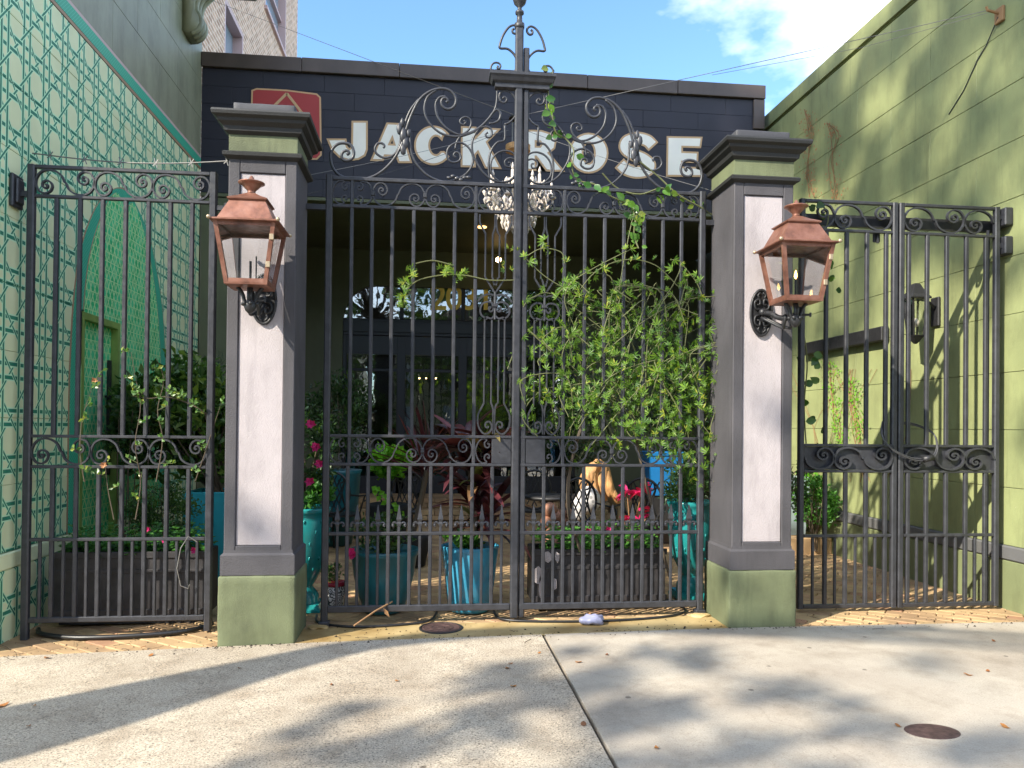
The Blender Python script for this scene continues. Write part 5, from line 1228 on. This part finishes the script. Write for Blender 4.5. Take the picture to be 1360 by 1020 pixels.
q = P(735, 662, y=2.6); tag(MB().lathe([(.30, -.02), (.33, 0), (.33, .02), (.30, .03)], (q.x, 2.7, q.z), 24).tube([(q.x, 2.7, 0), (q.x, 2.7, q.z)], .02, 8).lathe([(.2, gz(1)), (.19, gz(1)+.03)], (q.x, 2.7, 0), 16).build('side_table', M['castiron'], None, True), 'small round dark iron table in the courtyard behind the gate middle', 'table')
# ---- things on the furniture behind the vine
tan = MB(); q = P(795, 632, y=2.9); rnd = random.Random(8)
for k_ in range(12):
    a = (k_-5.5)*.030; zt2 = q.z+.20-abs(a)*.5; zb2 = q.z-.22+rnd.uniform(-.05, .05)-max(0, a)*.5
    tan.tube(catmull([(q.x+a*.5, 2.9+rnd.uniform(-.05, .05), zt2), (q.x+a*1.0-.03, 2.9+rnd.uniform(-.06, 0), (zt2+zb2)/2+rnd.uniform(-.03, .03)), (q.x+a*1.35+.04, 2.9+rnd.uniform(-.05, .05), zb2)], 5), [.035, .045, .05, .05, .05, .048, .045, .04, .038, .03, .02], 7)
tag(tan.build('draped_ornament', M['tan'], None, True), 'golden tan wavy draped ornament above the right trough', 'ornament')
sp_ = MB(); q = P(783, 668, y=2.35); sp_.ico((q.x, 2.4, q.z+.03), .14, 3, (.95, .7, 1.1), .01); sp_.ico((q.x-.10, 2.4, q.z-.06), .10, 2, (.8, .7, 1.5), .02)
tag(sp_.build('spotted_cushion', M['spotted'], None, True), 'white spotted rounded cushion beside the tan ornament', 'cushion')
te = MB(); q = P(735, 690, y=1.9)
for (a, b, r_) in ((-.04, .10, .085), (.03, .03, .075), (-.07, -.03, .08), (.0, -.10, .09), (.14, .06, .07), (.10, -.02, .07)): te.ico((q.x+a, 1.9+.02*a, q.z+b), r_, 2, (1, 1, .95), .02)
te.lathe([(.10, gz(1)), (.08, q.z-.12)], (q.x, 1.9, 0), 14)
tag(te.build('terracotta_figure', M['terra'], None, True), 'rounded terracotta figure behind the right trough', 'ornament')
pk = thing('magenta_plant', 'magenta leaved plant on thin stems behind the right trough', 'plant', P(845, 700, y=1.2)); rnd = random.Random(12)
for (a, b, n_) in ((833, 655, 8), (853, 652, 8), (828, 690, 3), (862, 684, 3)):
    q = P(a, b, y=1.2); MB().tube([P(838, 715, y=1.25), q], .006, 5).build('stem', M['dry_vine'], pk)
    for k_ in range(n_): placed('leaf', ('bract', 0), strap_leaf(1, .55, .5), M['magenta'], q+Vector((rnd.uniform(-.03, .03), rnd.uniform(-.03, .03), rnd.uniform(-.03, .05))), pk, (rnd.uniform(-.5, .5), rnd.uniform(-.6, .5), rnd.uniform(0, 6.28)), rnd.uniform(.10, .17), True)
bq0, bq1 = P(866, 600, y=3.6), P(905, 656, y=3.6)
bb = thing('blue_bin', 'bright blue plastic bin half hidden by the vine', 'bin', ((bq0.x+bq1.x)/2, 3.8, gz(2)))
MB().square([(.19, bq1.z-.02), (.215, bq0.z-.05)], ((bq0.x+bq1.x)/2, 3.8, 0)).build('body', M['blue_box'], bb); MB().square([(.17, gz(2)), (.17, bq1.z-.025)], ((bq0.x+bq1.x)/2, 3.8, 0)).build('stand', M['castiron'], bb); MB().square([(.225, bq0.z-.05), (.23, bq0.z-.01), (.21, bq0.z)], ((bq0.x+bq1.x)/2, 3.8, 0)).build('lid', M['blue_box'], bb)
for (px_, py_, yy, rr_, lab, n_, sd) in ((775, 560, 4.3, (.6, .5, .75), 'dark shrub at the back behind the vine covered leaf', 1800, 57), (900, 560, 4.2, (.6, .5, .9), 'tall dark shrub at the back by the right pillar', 2200, 58), (915, 640, 2.4, (.3, .3, .45), 'mid green shrub between the blue bin and the right pillar', 900, 59)):
    c_ = P(px_, py_, y=yy); shrub('back_shrub', lab, (c_.x, yy, gz(c_.x)), (c_.x, yy, c_.z), rr_, n_, .08, .03, 'shrub', sd, 24, 8)
# ---- right passage
q = P(1105, 708, y=3.0); qx = min(q.x, XR-.42)
mb = MB().square([(.20, q.z-.02), (.225, q.z+.40), (.235, P(1105, 640, y=3.0).z), (.245, P(1105, 634, y=3.0).z)], (qx-.02, 3.2, 0)); pb_ = thing('tall_planter', 'tall pale blue tapered planter at the end of the passage by the green wall', 'planter', (qx-.02, 3.2, q.z-.02)); mb.build('body', M['paleblue'], pb_)
mb = MB().cbox((qx-1.2, 2.75, 0), (XR-.03, 4.4, q.z-.025), .01); tag(mb.build('raised_bed', M['paver']), 'low raised brick bed at the end of the right passage', 'planter')
c_ = P(1100, 626, y=3.1); shrub('lime_shrub', 'bright green shrub on top of the pale blue planter', (qx-.02, 3.2, q.z+.6), (c_.x-.02, 3.2, c_.z), (.33, .25, .13), 700, .06, .035, 'lime', 61, 14, 5)
c_ = P(1145, 665, y=2.6); shrub('wall_bush', 'bushy green shrub against the foot of the green wall', (XR-.25, 2.75, .05), (min(c_.x, XR-.28), 2.7, c_.z), (.30, .34, .36), 1500, .05, .03, 'bedding', 62, 22, 8)
c_ = P(1068, 640, y=1.2); shrub('corner_plant', 'sprig of green leaves beside the right pillar behind the gate', (2.95, 1.1, 0), (c_.x-.05, 1.2, c_.z), (.16, .14, .30), 420, .05, .03, 'shrub_mid', 63, 12, 5)

M['rose_leaf'] = leafmat('rose_leaf', (.06, .15, .04), (.14, .26, .06), (.34, .36, .07), .4, .35)
# ================================================================== CLIMBING VINE on the main gate
def palmate(n=5, L_=1.0, W_=.34):
    def mk():
        b = MB()
        for k_ in range(n):
            a = (k_-(n-1)/2)*(2.5/(n-1)) if n > 3 else (k_-1)*1.0
            l_ = L_*(1-.16*abs(k_-(n-1)/2)); d = Vector((math.sin(a), 0, math.cos(a))); leaf_quad(b, Vector((0, 0, 0)), d, Vector((0, -1, .05)), l_, W_*l_, .15)
        return b
    return mk
gv = thing('climbing_vine', 'leafy climbing vine covering the right leaf of the main gate', 'vine', (1.5, .02, gz(1.5)))
rnd = random.Random(77)
spots = []; st_m = 0
def inside(px_, py_):
    top_ = interp(px_, [690, 720, 760, 800, 850, 900, 940, 965, 975], [385, 372, 388, 398, 410, 400, 395, 425, 470])
    bot = interp(px_, [690, 720, 800, 860, 900, 930, 960, 975], [550, 580, 600, 615, 640, 655, 600, 480])
    return (py_-top_)/60 if py_ < top_+60 else (1 if py_ < bot-40 else (bot-py_)/40)
paths = []
for k_ in range(84):
    bx_ = rnd.uniform(745, 945); by_ = rnd.uniform(450, 610); ex = bx_+rnd.uniform(-130, 120); ey = by_-rnd.uniform(-10, 170)
    ex = min(max(ex, 694), 970); ey = max(ey, interp(ex, [690, 760, 850, 940, 975], [375, 375, 385, 385, 440])-rnd.choice((0, 0, 15)))
    y0 = rnd.uniform(-.10, .22)
    paths.append([P(bx_, by_, y=y0*.6+.03), P((bx_+ex)/2+rnd.uniform(-30, 30), (by_+ey)/2-rnd.uniform(10, 45), y=y0), P(ex, ey, y=y0-.03), P(ex+rnd.uniform(-30, 30), ey+rnd.uniform(10, 45), y=y0-.06)])
paths += [[P(a, b, y=-.05) for a, b in l_] for l_ in (
  [(800, 470), (850, 430), (905, 400), (960, 393), (985, 394)], [(700, 345), (725, 368), (760, 388), (790, 400)], [(820, 400), (828, 350), (838, 300), (842, 285)], [(760, 400), (790, 362), (830, 345), (870, 352), (900, 380)],
  [(740, 390), (765, 370), (800, 350), (840, 330)], [(860, 420), (890, 385), (905, 350), (890, 345)], [(905, 350), (925, 375), (935, 400)], [(940, 440), (958, 470), (978, 480)], [(930, 560), (955, 600), (948, 640)], [(700, 340), (720, 330), (745, 335), (750, 350)])]
sm = MB()
for p in paths: sm.tube(catmull(p, 6), .004, 5)
sm.build('stems', M['stem'], gv, kind='stuff')
tr0 = MB(); tr0.tube(catmull([(1.25, .06, gz(1.2)+.45), P(757, 690, y=.06), P(755, 640, y=.05), P(762, 600, y=.04), P(775, 560, y=.05)], 5), .014, 6); tr0.tube(catmull([(1.95, .05, .3), P(870, 690, y=.06), P(848, 600, y=.05), P(842, 560, y=.05)], 5), .010, 6); tr0.build('trunk', M['wood_stem'], gv)
cand = []
for p in paths:
    for v_ in catmull(p, 10):
        if rnd.random() < .34: cand.append(v_+Vector((rnd.gauss(0, .03), rnd.gauss(0, .035), rnd.gauss(0, .03))))
for k_ in range(6400):
    px_, py_ = rnd.uniform(692, 974), rnd.uniform(372, 655); w_ = inside(px_, py_)
    clump = .5+.5*math.sin(px_*.085+1.3*math.sin(py_*.04))*math.cos(py_*.09+.5*math.sin(px_*.03)); right = interp(px_, [690, 800, 880, 960], [.45, .72, 1, .8]); low = interp(py_, [372, 450, 640], [.35, .9, .95])
    if rnd.random() < w_*(.2+.8*clump)*right*low*.62: cand.append(P(px_, py_, y=rnd.triangular(-.16, .22, -.06)))
rnd.shuffle(cand); cand.sort(key=lambda v_: v_.y > .0)
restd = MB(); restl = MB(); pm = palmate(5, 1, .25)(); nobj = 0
for v_ in cand:
    e = Vector((rnd.uniform(-1.0, .3), rnd.uniform(-2.6, 2.6), rnd.uniform(-.9, .5))); s_ = rnd.choice((.026, .036, .045, .052, .06, .07))*rnd.uniform(.85, 1.15)
    if nobj < 290 and v_.y < .03:
        nobj += 1; placed('leaf', ('palm', nobj % 2), palmate(5, 1, .22 if nobj % 2 else .28), M['vine_leaf'], v_, gv, e, s_)
    else:
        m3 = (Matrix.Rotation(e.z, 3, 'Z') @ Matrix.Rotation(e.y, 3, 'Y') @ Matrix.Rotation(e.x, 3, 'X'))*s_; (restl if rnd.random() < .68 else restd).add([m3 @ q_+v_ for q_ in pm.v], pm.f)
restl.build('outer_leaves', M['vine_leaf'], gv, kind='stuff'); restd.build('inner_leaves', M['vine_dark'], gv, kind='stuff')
# twining broad-leaved vine over the overthrow
def twiner(name, label, paths, leaf_px, seed, y=-.02, size=(.05, .09), mat='broad_leaf', stem=.006):
    rnd = random.Random(seed); t = thing(name, label, 'vine', P(*paths[0][0], y=y))
    for p in paths: MB().tube(catmull([P(a, b, y=y+.02*math.sin(i*2)) for i, (a, b) in enumerate(p)], 6), stem, 5).build('stem', M['stem'], t)
    for (a, b) in leaf_px:
        def mk():
            m_ = MB(); n = 6; vs_ = []; fs = []
            for i in range(n+1):
                u_ = i/n; w_ = .34*math.sin(math.pi*u_**.8); vs_ += [(-w_, -.08*abs(w_)*3+.10*u_*u_, u_), (0, .10*u_*u_, u_), (w_, -.08*abs(w_)*3+.10*u_*u_, u_)]
            for i in range(n): fs += [(i*3, i*3+1, i*3+4, i*3+3), (i*3+1, i*3+2, i*3+5, i*3+4)]
            return m_.add(vs_, fs)
        placed('leaf', ('broad', 0), mk, M[mat], P(a, b, y=y+rnd.uniform(-.05, .03)), t, (rnd.uniform(-.8, .8), rnd.uniform(.6, 2.8)*rnd.choice((-1, 1)), rnd.uniform(-.7, .7)), rnd.uniform(*size), True)
    return t
rnd = random.Random(5)
def along(p, n, j): 
    c_ = catmull([(a, b, 0) for a, b in p], 12); return [(v_.x+rnd.uniform(-j, j), v_.y+rnd.uniform(-j, j)) for v_ in [c_[int(rnd.random()*(len(c_)-1))] for _ in range(n)]]
p1 = [(732, 96), (728, 120), (733, 150), (738, 175), (752, 185), (762, 200), (760, 225), (770, 240), (790, 245), (810, 260), (838, 275), (845, 300)]
p2 = [(845, 285), (842, 310), (848, 330)]; p3 = [(800, 230), (820, 250), (850, 258), (880, 250), (900, 265)]; p4 = [(850, 215), (875, 235), (900, 258), (930, 275), (945, 285)]
twiner('twining_vine', 'broad leaved vine trailing over the crest and top rail of the main gate', [p1, p2, p3, p4], along(p1, 46, 6)+along(p2, 9, 7)+along(p3, 9, 6)+along(p4, 5, 5), 3, -.02, (.045, .09))
p5 = [(684, 372), (650, 372), (620, 366), (590, 365), (556, 372), (540, 385)]; p6 = [(600, 352), (575, 346), (552, 350)]
tv = thing('vine_runner', 'thin vine runner with leaf tufts crossing the left leaf of the main gate', 'vine', P(684, 372, y=-.02))
for p in (p5, p6): MB().tube(catmull([P(a, b, y=-.02) for a, b in p], 5), .005, 5).build('stem', M['stem'], tv)
rnd = random.Random(6)
for (a, b, n_) in ((545, 360, 7), (540, 378, 8), (532, 400, 8), (535, 388, 5), (598, 362, 9), (610, 368, 7), (590, 358, 5), (680, 328, 4), (676, 355, 3)):
    for k_ in range(n_): placed('leaf', ('palm', 1), palmate(5, 1, .34), M['vine_leaf'], P(a+rnd.uniform(-7, 7), b+rnd.uniform(-7, 7), y=-.03+rnd.uniform(-.05, .03)), tv, (rnd.uniform(-.6, .4), rnd.uniform(-2, 2), rnd.uniform(-.8, .8)), rnd.uniform(.04, .065))
p7 = [(1072, 610), (1068, 540), (1072, 480), (1066, 420), (1078, 360), (1092, 320), (1100, 290), (1094, 275)]
twiner('gate_creeper', 'dark broad leaved vine climbing the left stile of the right gate', [p7], [(1082, 280), (1090, 285), (1075, 276), (1102, 345), (1100, 372), (1108, 365), (1096, 392), (1110, 385), (1080, 470), (1068, 480), (1085, 475), (1082, 490), (1080, 510), (1088, 508), (1075, 535), (1082, 560), (1090, 575), (1085, 590), (1070, 560), (1094, 270), (1104, 340)], 8, .02, (.06, .10), 'shrub_mid')
rg = thing('climbing_rose', 'straggling climbing rose canes with pale leaves on the left side gate', 'vine', P(178, 640, y=.05))
rnd = random.Random(23); rl = MB()
canes_ = [[(280, 556), (262, 543), (243, 533), (220, 527), (200, 529), (178, 526)], [(112, 640), (107, 600), (110, 560), (117, 525), (126, 506)], [(182, 690), (186, 640), (180, 590), (184, 540), (178, 500), (172, 468)], [(205, 640), (214, 585), (208, 545), (216, 505), (210, 478)], [(150, 690), (143, 650), (139, 618)], [(262, 640), (270, 600), (283, 566), (294, 540)]]
for cp2 in canes_:
    q = catmull([P(a_+rnd.uniform(-3, 3), b_, y=-.03+rnd.uniform(-.03, .05)) for a_, b_ in cp2], 6); MB().tube(q, [.0045-.003*i/len(q) for i in range(len(q))], 5).build('cane', M['wood_stem'], rg)
    for v_ in q[3::3]:
        if rnd.random() < .75:
            d = Vector((rnd.uniform(-1, 1), rnd.uniform(-.8, .1), rnd.uniform(-.2, .9))).normalized(); e_ = v_+d*rnd.uniform(.05, .10); rl.tube([v_, e_], .0018, 4)
            for k_ in range(5):
                f = .4+.15*k_; side = (-1 if k_ % 2 else 1) if k_ < 4 else 0; o = v_.lerp(e_, f)
                placed('leaf', ('roseleaf', 0), lambda: (lambda m_: (leaf_quad(m_, Vector((0, 0, 0)), Vector((0, 0, 1)), Vector((0, -1, 0)), 1, .62, .2), m_)[1])(MB()), M['rose_leaf'], o, rg, (rnd.uniform(-.9, .4), side*1.1+rnd.uniform(-1.2, 1.2), rnd.uniform(-.8, .8)), rnd.uniform(.028, .05))
rl.build('leaf_stalks', M['stem'], rg, kind='stuff')
for i, (a, b) in enumerate(((138, 618), (126, 506))): flower(rg, P(a, b, y=-.05), .03, 'dry_flower', i+5)

# ================================================================== SMALL THINGS
def hose(label, pts, r_=.014): return tag(MB().tube(catmull([(a, b, gz(a)+r_-.006+c_) for a, b, c_ in pts], 8), r_, 8).build('garden_hose', M['hose'], None, True), label, 'hose')
hose('black hose lying in a loop under the left side gate', [(-2.9, .20, 0), (-2.8, .05, 0), (-2.5, -.10, 0), (-2.1, -.12, 0), (-1.75, -.05, 0), (-1.62, .15, 0)], .018)
hose('black hose looped on the paving under the main gate right leaf', [(2.05, .5, 0), (2.1, .12, 0), (1.95, -.07, 0), (1.5, -.16, 0), (1.0, -.14, 0), (.6, -.02, 0), (.55, .3, 0)], .010)
hose('black hose on the paving under the main gate left leaf', [(-.86, .3, 0), (-.80, .05, 0), (-.5, -.10, 0), (-.1, -.06, 0), (.05, .06, 0), (.10, .4, 0)], .010)
wire('loose_wire', 'loop of thin grey wire hanging on the right end of the left gate', [P(a, b, y=-.04) for a, b in ((262, 720), (250, 712), (240, 728), (235, 755), (240, 778), (250, 782), (252, 776))], .004)
rnd = random.Random(14); bgm = MB(); q = P(788, 823, z=gz(1.3)+.03)
bgm.ico(q, .075, 3, (1.25, .8, .55), .0)
for i, v_ in enumerate(bgm.v):
    d = v_-q; k_ = 1+.22*math.sin(d.x*55+d.z*30)*math.cos(d.y*48+1)+.10*math.sin(d.x*130); bgm.v[i] = q+d*k_
    if bgm.v[i].z < gz(1.3)-.008: bgm.v[i].z = gz(1.3)-.008
tag(bgm.build('plastic_bag', M['bag'], None, True), 'crumpled pale lilac plastic bag on the paving under the main gate', 'bag')
q = P(586, 834, z=-.01); mc = thing('drain_cover', 'round brown metal cover set in the paving in front of the tall blue pot', 'cover', q)
MB().lathe([(.165, -.012), (.165, .004), (.150, .006), (.148, -.002)], q, 32).build('ring', M['castiron'], mc); MB().lathe([(.145, -.012), (.145, .004), (.135, .007), (.125, .003), (.095, .003), (.088, .007), (.072, .007), (.065, .003), (.03, .003), (.025, .007)], q, 32).build('lid', M['cover'], mc)
q = P(1238, 972, z=gz(2.5)); mc = thing('valve_cover', 'oval rusty valve cover sunk in the right of the sidewalk', 'cover', q)
MB().lathe([(.15, -.004), (.15, .001), (.136, .002)], q, 32, 1, .72).build('collar', M['conc_smooth'], mc); MB().lathe([(.134, -.004), (.134, .003), (.120, .0055)], q, 32, 1, .72).build('lid', M['cover'], mc)
dz = MB(); p0_, p1_ = P(470, 831, y=-.22), P(521, 799, y=.02); dz.tube([p0_, p0_.lerp(p1_, .55)+Vector((0, 0, .01)), p1_], .007, 6); leaf_quad(dz, p0_.lerp(p1_, .75), Vector((.4, 0, -.6)), Vector((0, -1, 0)), .09, .03)
tag(dz.build('dry_stalk', M['dry_vine']), 'dry pale stalk leaning on the bottom rail of the main gate', 'stalk')
# rubble crumbs at the gate feet
for i, (a, b, lab) in enumerate(((-.80, -.06, 'broken mortar lump at the foot of the main gate left stile'), (2.16, -.08, 'broken mortar lump at the foot of the main gate right stile'))):
    mb = MB().ico((a, b, gz(a)), .055, 2, (1.5, .9, .3), .2); tag(mb.build('mortar_lump', M['apron']), lab, 'rubble')
rnd = random.Random(19)
def litter():
    b = MB(); n = 5; vs_ = []; fs = []
    for i in range(n+1):
        u_ = i/n; w_ = .28*math.sin(math.pi*u_**.85)+.004; vs_ += [(u_-.5, -w_, .10*math.cos(u_*5)+.15*w_), (u_-.5, 0, .06*math.cos(u_*5)), (u_-.5, w_, .12*math.cos(u_*5)+.2*w_)]
    for i in range(n): fs += [(i*3, i*3+1, i*3+4, i*3+3), (i*3+1, i*3+2, i*3+5, i*3+4)]
    return b.add(vs_, fs)
for (a, b) in ((200, 871), (190, 860), (62, 874), (46, 938), (440, 910), (527, 905), (678, 882), (674, 888), (38, 965), (806, 870), (768, 880), (1193, 965), (682, 912), (1320, 852), (1312, 892), (1286, 897), (1335, 966), (872, 994), (775, 963), (318, 888), (716, 868)):
    q = P(a, b, z=0); q = P(a, b, z=gz(q.x)); o = placed('fallen_leaf', 'litter', litter, M['fallen'], (q.x, q.y, q.z+.006), None, (0, 0, rnd.random()*6.28), rnd.uniform(.030, .055))
    tag(o, 'small dry brown leaf lying on the concrete sidewalk', 'leaf', 'fallen leaves on the sidewalk')
q = P(0, 938, z=gz(-2.2)); o = placed('fallen_leaf', 'litter', litter, M['fallen'], (q.x+.0, q.y, q.z+.008), None, (0, 0, 1), .10); tag(o, 'larger reddish dry leaf at the far left edge of the sidewalk', 'leaf')

# grit, crumbs and bits of twig swept up along the gate line
rnd = random.Random(31); gr = MB()
for k_ in range(620):
    x = rnd.uniform(-3.0, 4.8); y = -.46+rnd.gauss(0, .05) if rnd.random() < .6 else rnd.uniform(-.44, -.02)
    if abs(x+1.167) < .27 or abs(x-2.505) < .27: y = -.475-abs(rnd.gauss(0, .03))
    r_ = rnd.uniform(.002, .006) if rnd.random() < .9 else rnd.uniform(.006, .011); z = gz(x)+(.001 if y < -.46 else -.010 if (x < -.95 or x > 2.32) else -.004)
    gr.add([Vector((x, y, z))+Vector(o_)*r_ for o_ in ((1, 0, 0), (0, 1.2, 0), (-1.3, 0, 0), (0, -1, 0), (.1, .1, .9))], [(0, 1, 4), (1, 2, 4), (2, 3, 4), (3, 0, 4)])
for k_ in range(26):
    x = rnd.uniform(-3, 4.7); y = -.40+rnd.gauss(0, .10); a = rnd.random()*3.14; l_ = rnd.uniform(.02, .07)
    if abs(x+1.167) < .32 or abs(x-2.505) < .32: continue
    gr.tube([(x-l_*math.cos(a), y-l_*math.sin(a), gz(x)+.002), (x, y+.004, gz(x)+.004), (x+l_*math.cos(a), y+l_*math.sin(a), gz(x)+.002)], .0016, 4)
tag(gr.build('grit', M['soil']), 'dark grit and bits of twig along the gate line', 'grit', kind='stuff')

# ================================================================== STREET TREES (behind the camera: they shade the place and show in the glass)
HA, HS = Vector((.827, .563, 0)), Vector((-.563, .828, 0))
def sunpt(a, s_, zref): v_ = HA*a+HS*s_; return Vector((v_.x, v_.y, zref-a*.714))
rnd = random.Random(101)
oak = thing('street_tree', 'slim street oak close behind the viewer whose trunk shades the left sidewalk', 'tree', (-6.2, -4.6, -.2), 'street trees')
trunk = [Vector((-6.4, -4.4, -.3)), sunpt(-7.2, -.42, -4.4), sunpt(-7.0, -.34, -2.0), sunpt(-7.0, -.235, -1.0), sunpt(-7.0, -.27, -.4), sunpt(-7.1, -.7, .3), sunpt(-7.4, -1.5, 1.0), sunpt(-7.6, -2.6, 2.0)]
tm = MB(); cp_ = catmull(trunk, 5); tm.tube(cp_, [interp(v_.z, [0, 2.4, 3.1, 4.0, 4.6, 6], [.50, .48, .40, .22, .14, .09]) for v_ in cp_], 12)
for k_ in range(3): tm.tube(catmull([cp_[-8+k_*3], cp_[-1]+Vector((-.6+k_*.6, -1.2, .8)), cp_[-1]+Vector((-1+k_, -2.4, 1.6))], 4), [.06-.006*i for i in range(9)], 6)
lv = MB(); tops = [cp_[-1]+Vector((-1+k_, -2.4, 1.6)) for k_ in range(3)]
for c_ in tops:
    for i in range(160): leaf_quad(lv, c_+rvec(rnd)*rnd.random()**.5*.8, rvec(rnd), rvec(rnd), rnd.uniform(.10, .19), .085)
tm.build('trunk', M['bark'], oak, True); lv.build('crown', M['oak_leaf'], oak, kind='stuff')
# the big oak further back, whose crown throws the soft dapples
big = thing('street_tree', 'tall spreading oak further down the street behind the viewer', 'tree', (-9.2, -13.6, -.3), 'street trees')
tm = MB(); lv = MB(); clus = []
hub = sunpt(-15, -6.4, -1.0); tm.tube(catmull([(hub.x, hub.y, -.3), (hub.x+.2, hub.y, 4), hub], 5), [.42-.02*i for i in range(11)], 10)
for k_ in range(74): clus.append((sunpt(rnd.uniform(-12.5, -9.5), rnd.uniform(-4.8, -1.25), rnd.uniform(-1.9, .75)), rnd.uniform(.07, .20)))
for k_ in range(10): clus.append((sunpt(rnd.uniform(-17.5, -13), rnd.uniform(-4.6, -2.5), rnd.uniform(1.0, 5.5)), rnd.uniform(.12, .28)))
for k_ in range(30): clus.append((sunpt(rnd.uniform(-16, -12), rnd.uniform(-4.2, -2.35), rnd.uniform(4.4, 8.5)), rnd.uniform(.12, .30)))
for k_ in range(135): clus.append((sunpt(rnd.uniform(-17.5, -13), rnd.uniform(-3.6, 2.2), rnd.uniform(6.3, 10.8)), rnd.uniform(.14, .38)))
for k_ in range(12): clus.append((sunpt(rnd.uniform(-17.5, -13), rnd.uniform(-2.0, .8), rnd.uniform(-.8, 4)), rnd.uniform(.07, .14)))
for k_ in (60, 75, 90, 110): tm.tube(catmull([hub, hub.lerp(clus[k_][0], .4)+Vector((0, 0, 2.5)), clus[k_][0]], 4), [.08-.009*i for i in range(9)], 6)
for c_, r_ in clus:
    tm.tube([c_, c_+(hub-c_).normalized()*.8+Vector((0, 0, .1))], [.008, .014], 4)
    for i in range(int(20+900*r_*r_)):
        v_ = rvec(rnd)*rnd.random()**.5*r_; leaf_quad(lv, c_+v_, rvec(rnd), rvec(rnd), rnd.uniform(.10, .17), .08)
tm.build('trunk', M['bark'], big, True); lv.build('crown', M['oak_leaf'], big, kind='stuff')
for i, (x, y, h) in enumerate(((-9, -22, 12), (-3, -24, 14), (3.5, -21, 13), (9, -24, 14), (15, -22, 12), (-15, -25, 13))):
    lab = ('leafy tree across the street behind the viewer, before the pale left house', 'tall tree across the street between the left and middle houses', 'tree across the street before the wide dark middle house', 'tall tree across the street between the middle and right houses', 'tree across the street before the low right house', 'tree across the street beyond the pale left house')[i]
    t = thing('far_tree', lab, 'tree', (x, y, -.3), 'trees across the street'); tm = MB(); lv = MB(); top_ = Vector((x+rnd.uniform(-.5, .5), y, h*.55))
    tm.tube(catmull([(x, y, -.3), (x+.2, y, h*.25), top_], 4), [.35, .33, .31, .29, .27, .25, .22, .2, .18], 8)
    for k_ in range(34):
        v_ = rvec(rnd); c_ = Vector((x+v_.x*4.2, y+v_.y*3.5, h*.58+v_.z*h*.40)); tm.tube([top_, top_.lerp(c_, .5)+Vector((0, 0, .4)), c_], [.10, .06, .03], 5)
        for q_ in range(80): leaf_quad(lv, c_+rvec(rnd)*rnd.random()**.4*1.4, rvec(rnd), rvec(rnd), rnd.uniform(.3, .55), .32)
    tm.build('trunk', M['bark'], t, True); lv.build('crown', M['oak_leaf'], t, kind='stuff')

for i, (x, wd, h, lab) in enumerate(((-9, 9, 6.5, 'pale two storey house across the street behind the viewer, left one'), (3, 11, 7.5, 'wide dark house across the street behind the viewer, middle one'), (15, 9, 6, 'low house across the street behind the viewer, right one'))):
    t = thing('far_house', lab, 'house', (x, -34, -.3)); MB().box((x-wd/2, -36, -.3), (x+wd/2, -30, h)).build('wall', M['upper_green'], t)
    MB().poly([(x-wd/2-.4, -29.6, h), (x+wd/2+.4, -29.6, h), (x, -29.6, h+2.2)], -6.8, (0, 1, 0)).build('roof', M['coping'], t)
    for k_ in range(4):
        for z_ in (1.0, 4.0): MB().box((x-wd/2+1+k_*(wd-2)/3-.5, -29.99, z_), (x-wd/2+1+k_*(wd-2)/3+.5, -29.93, z_+1.7)).build('window', M['farglass'], t)
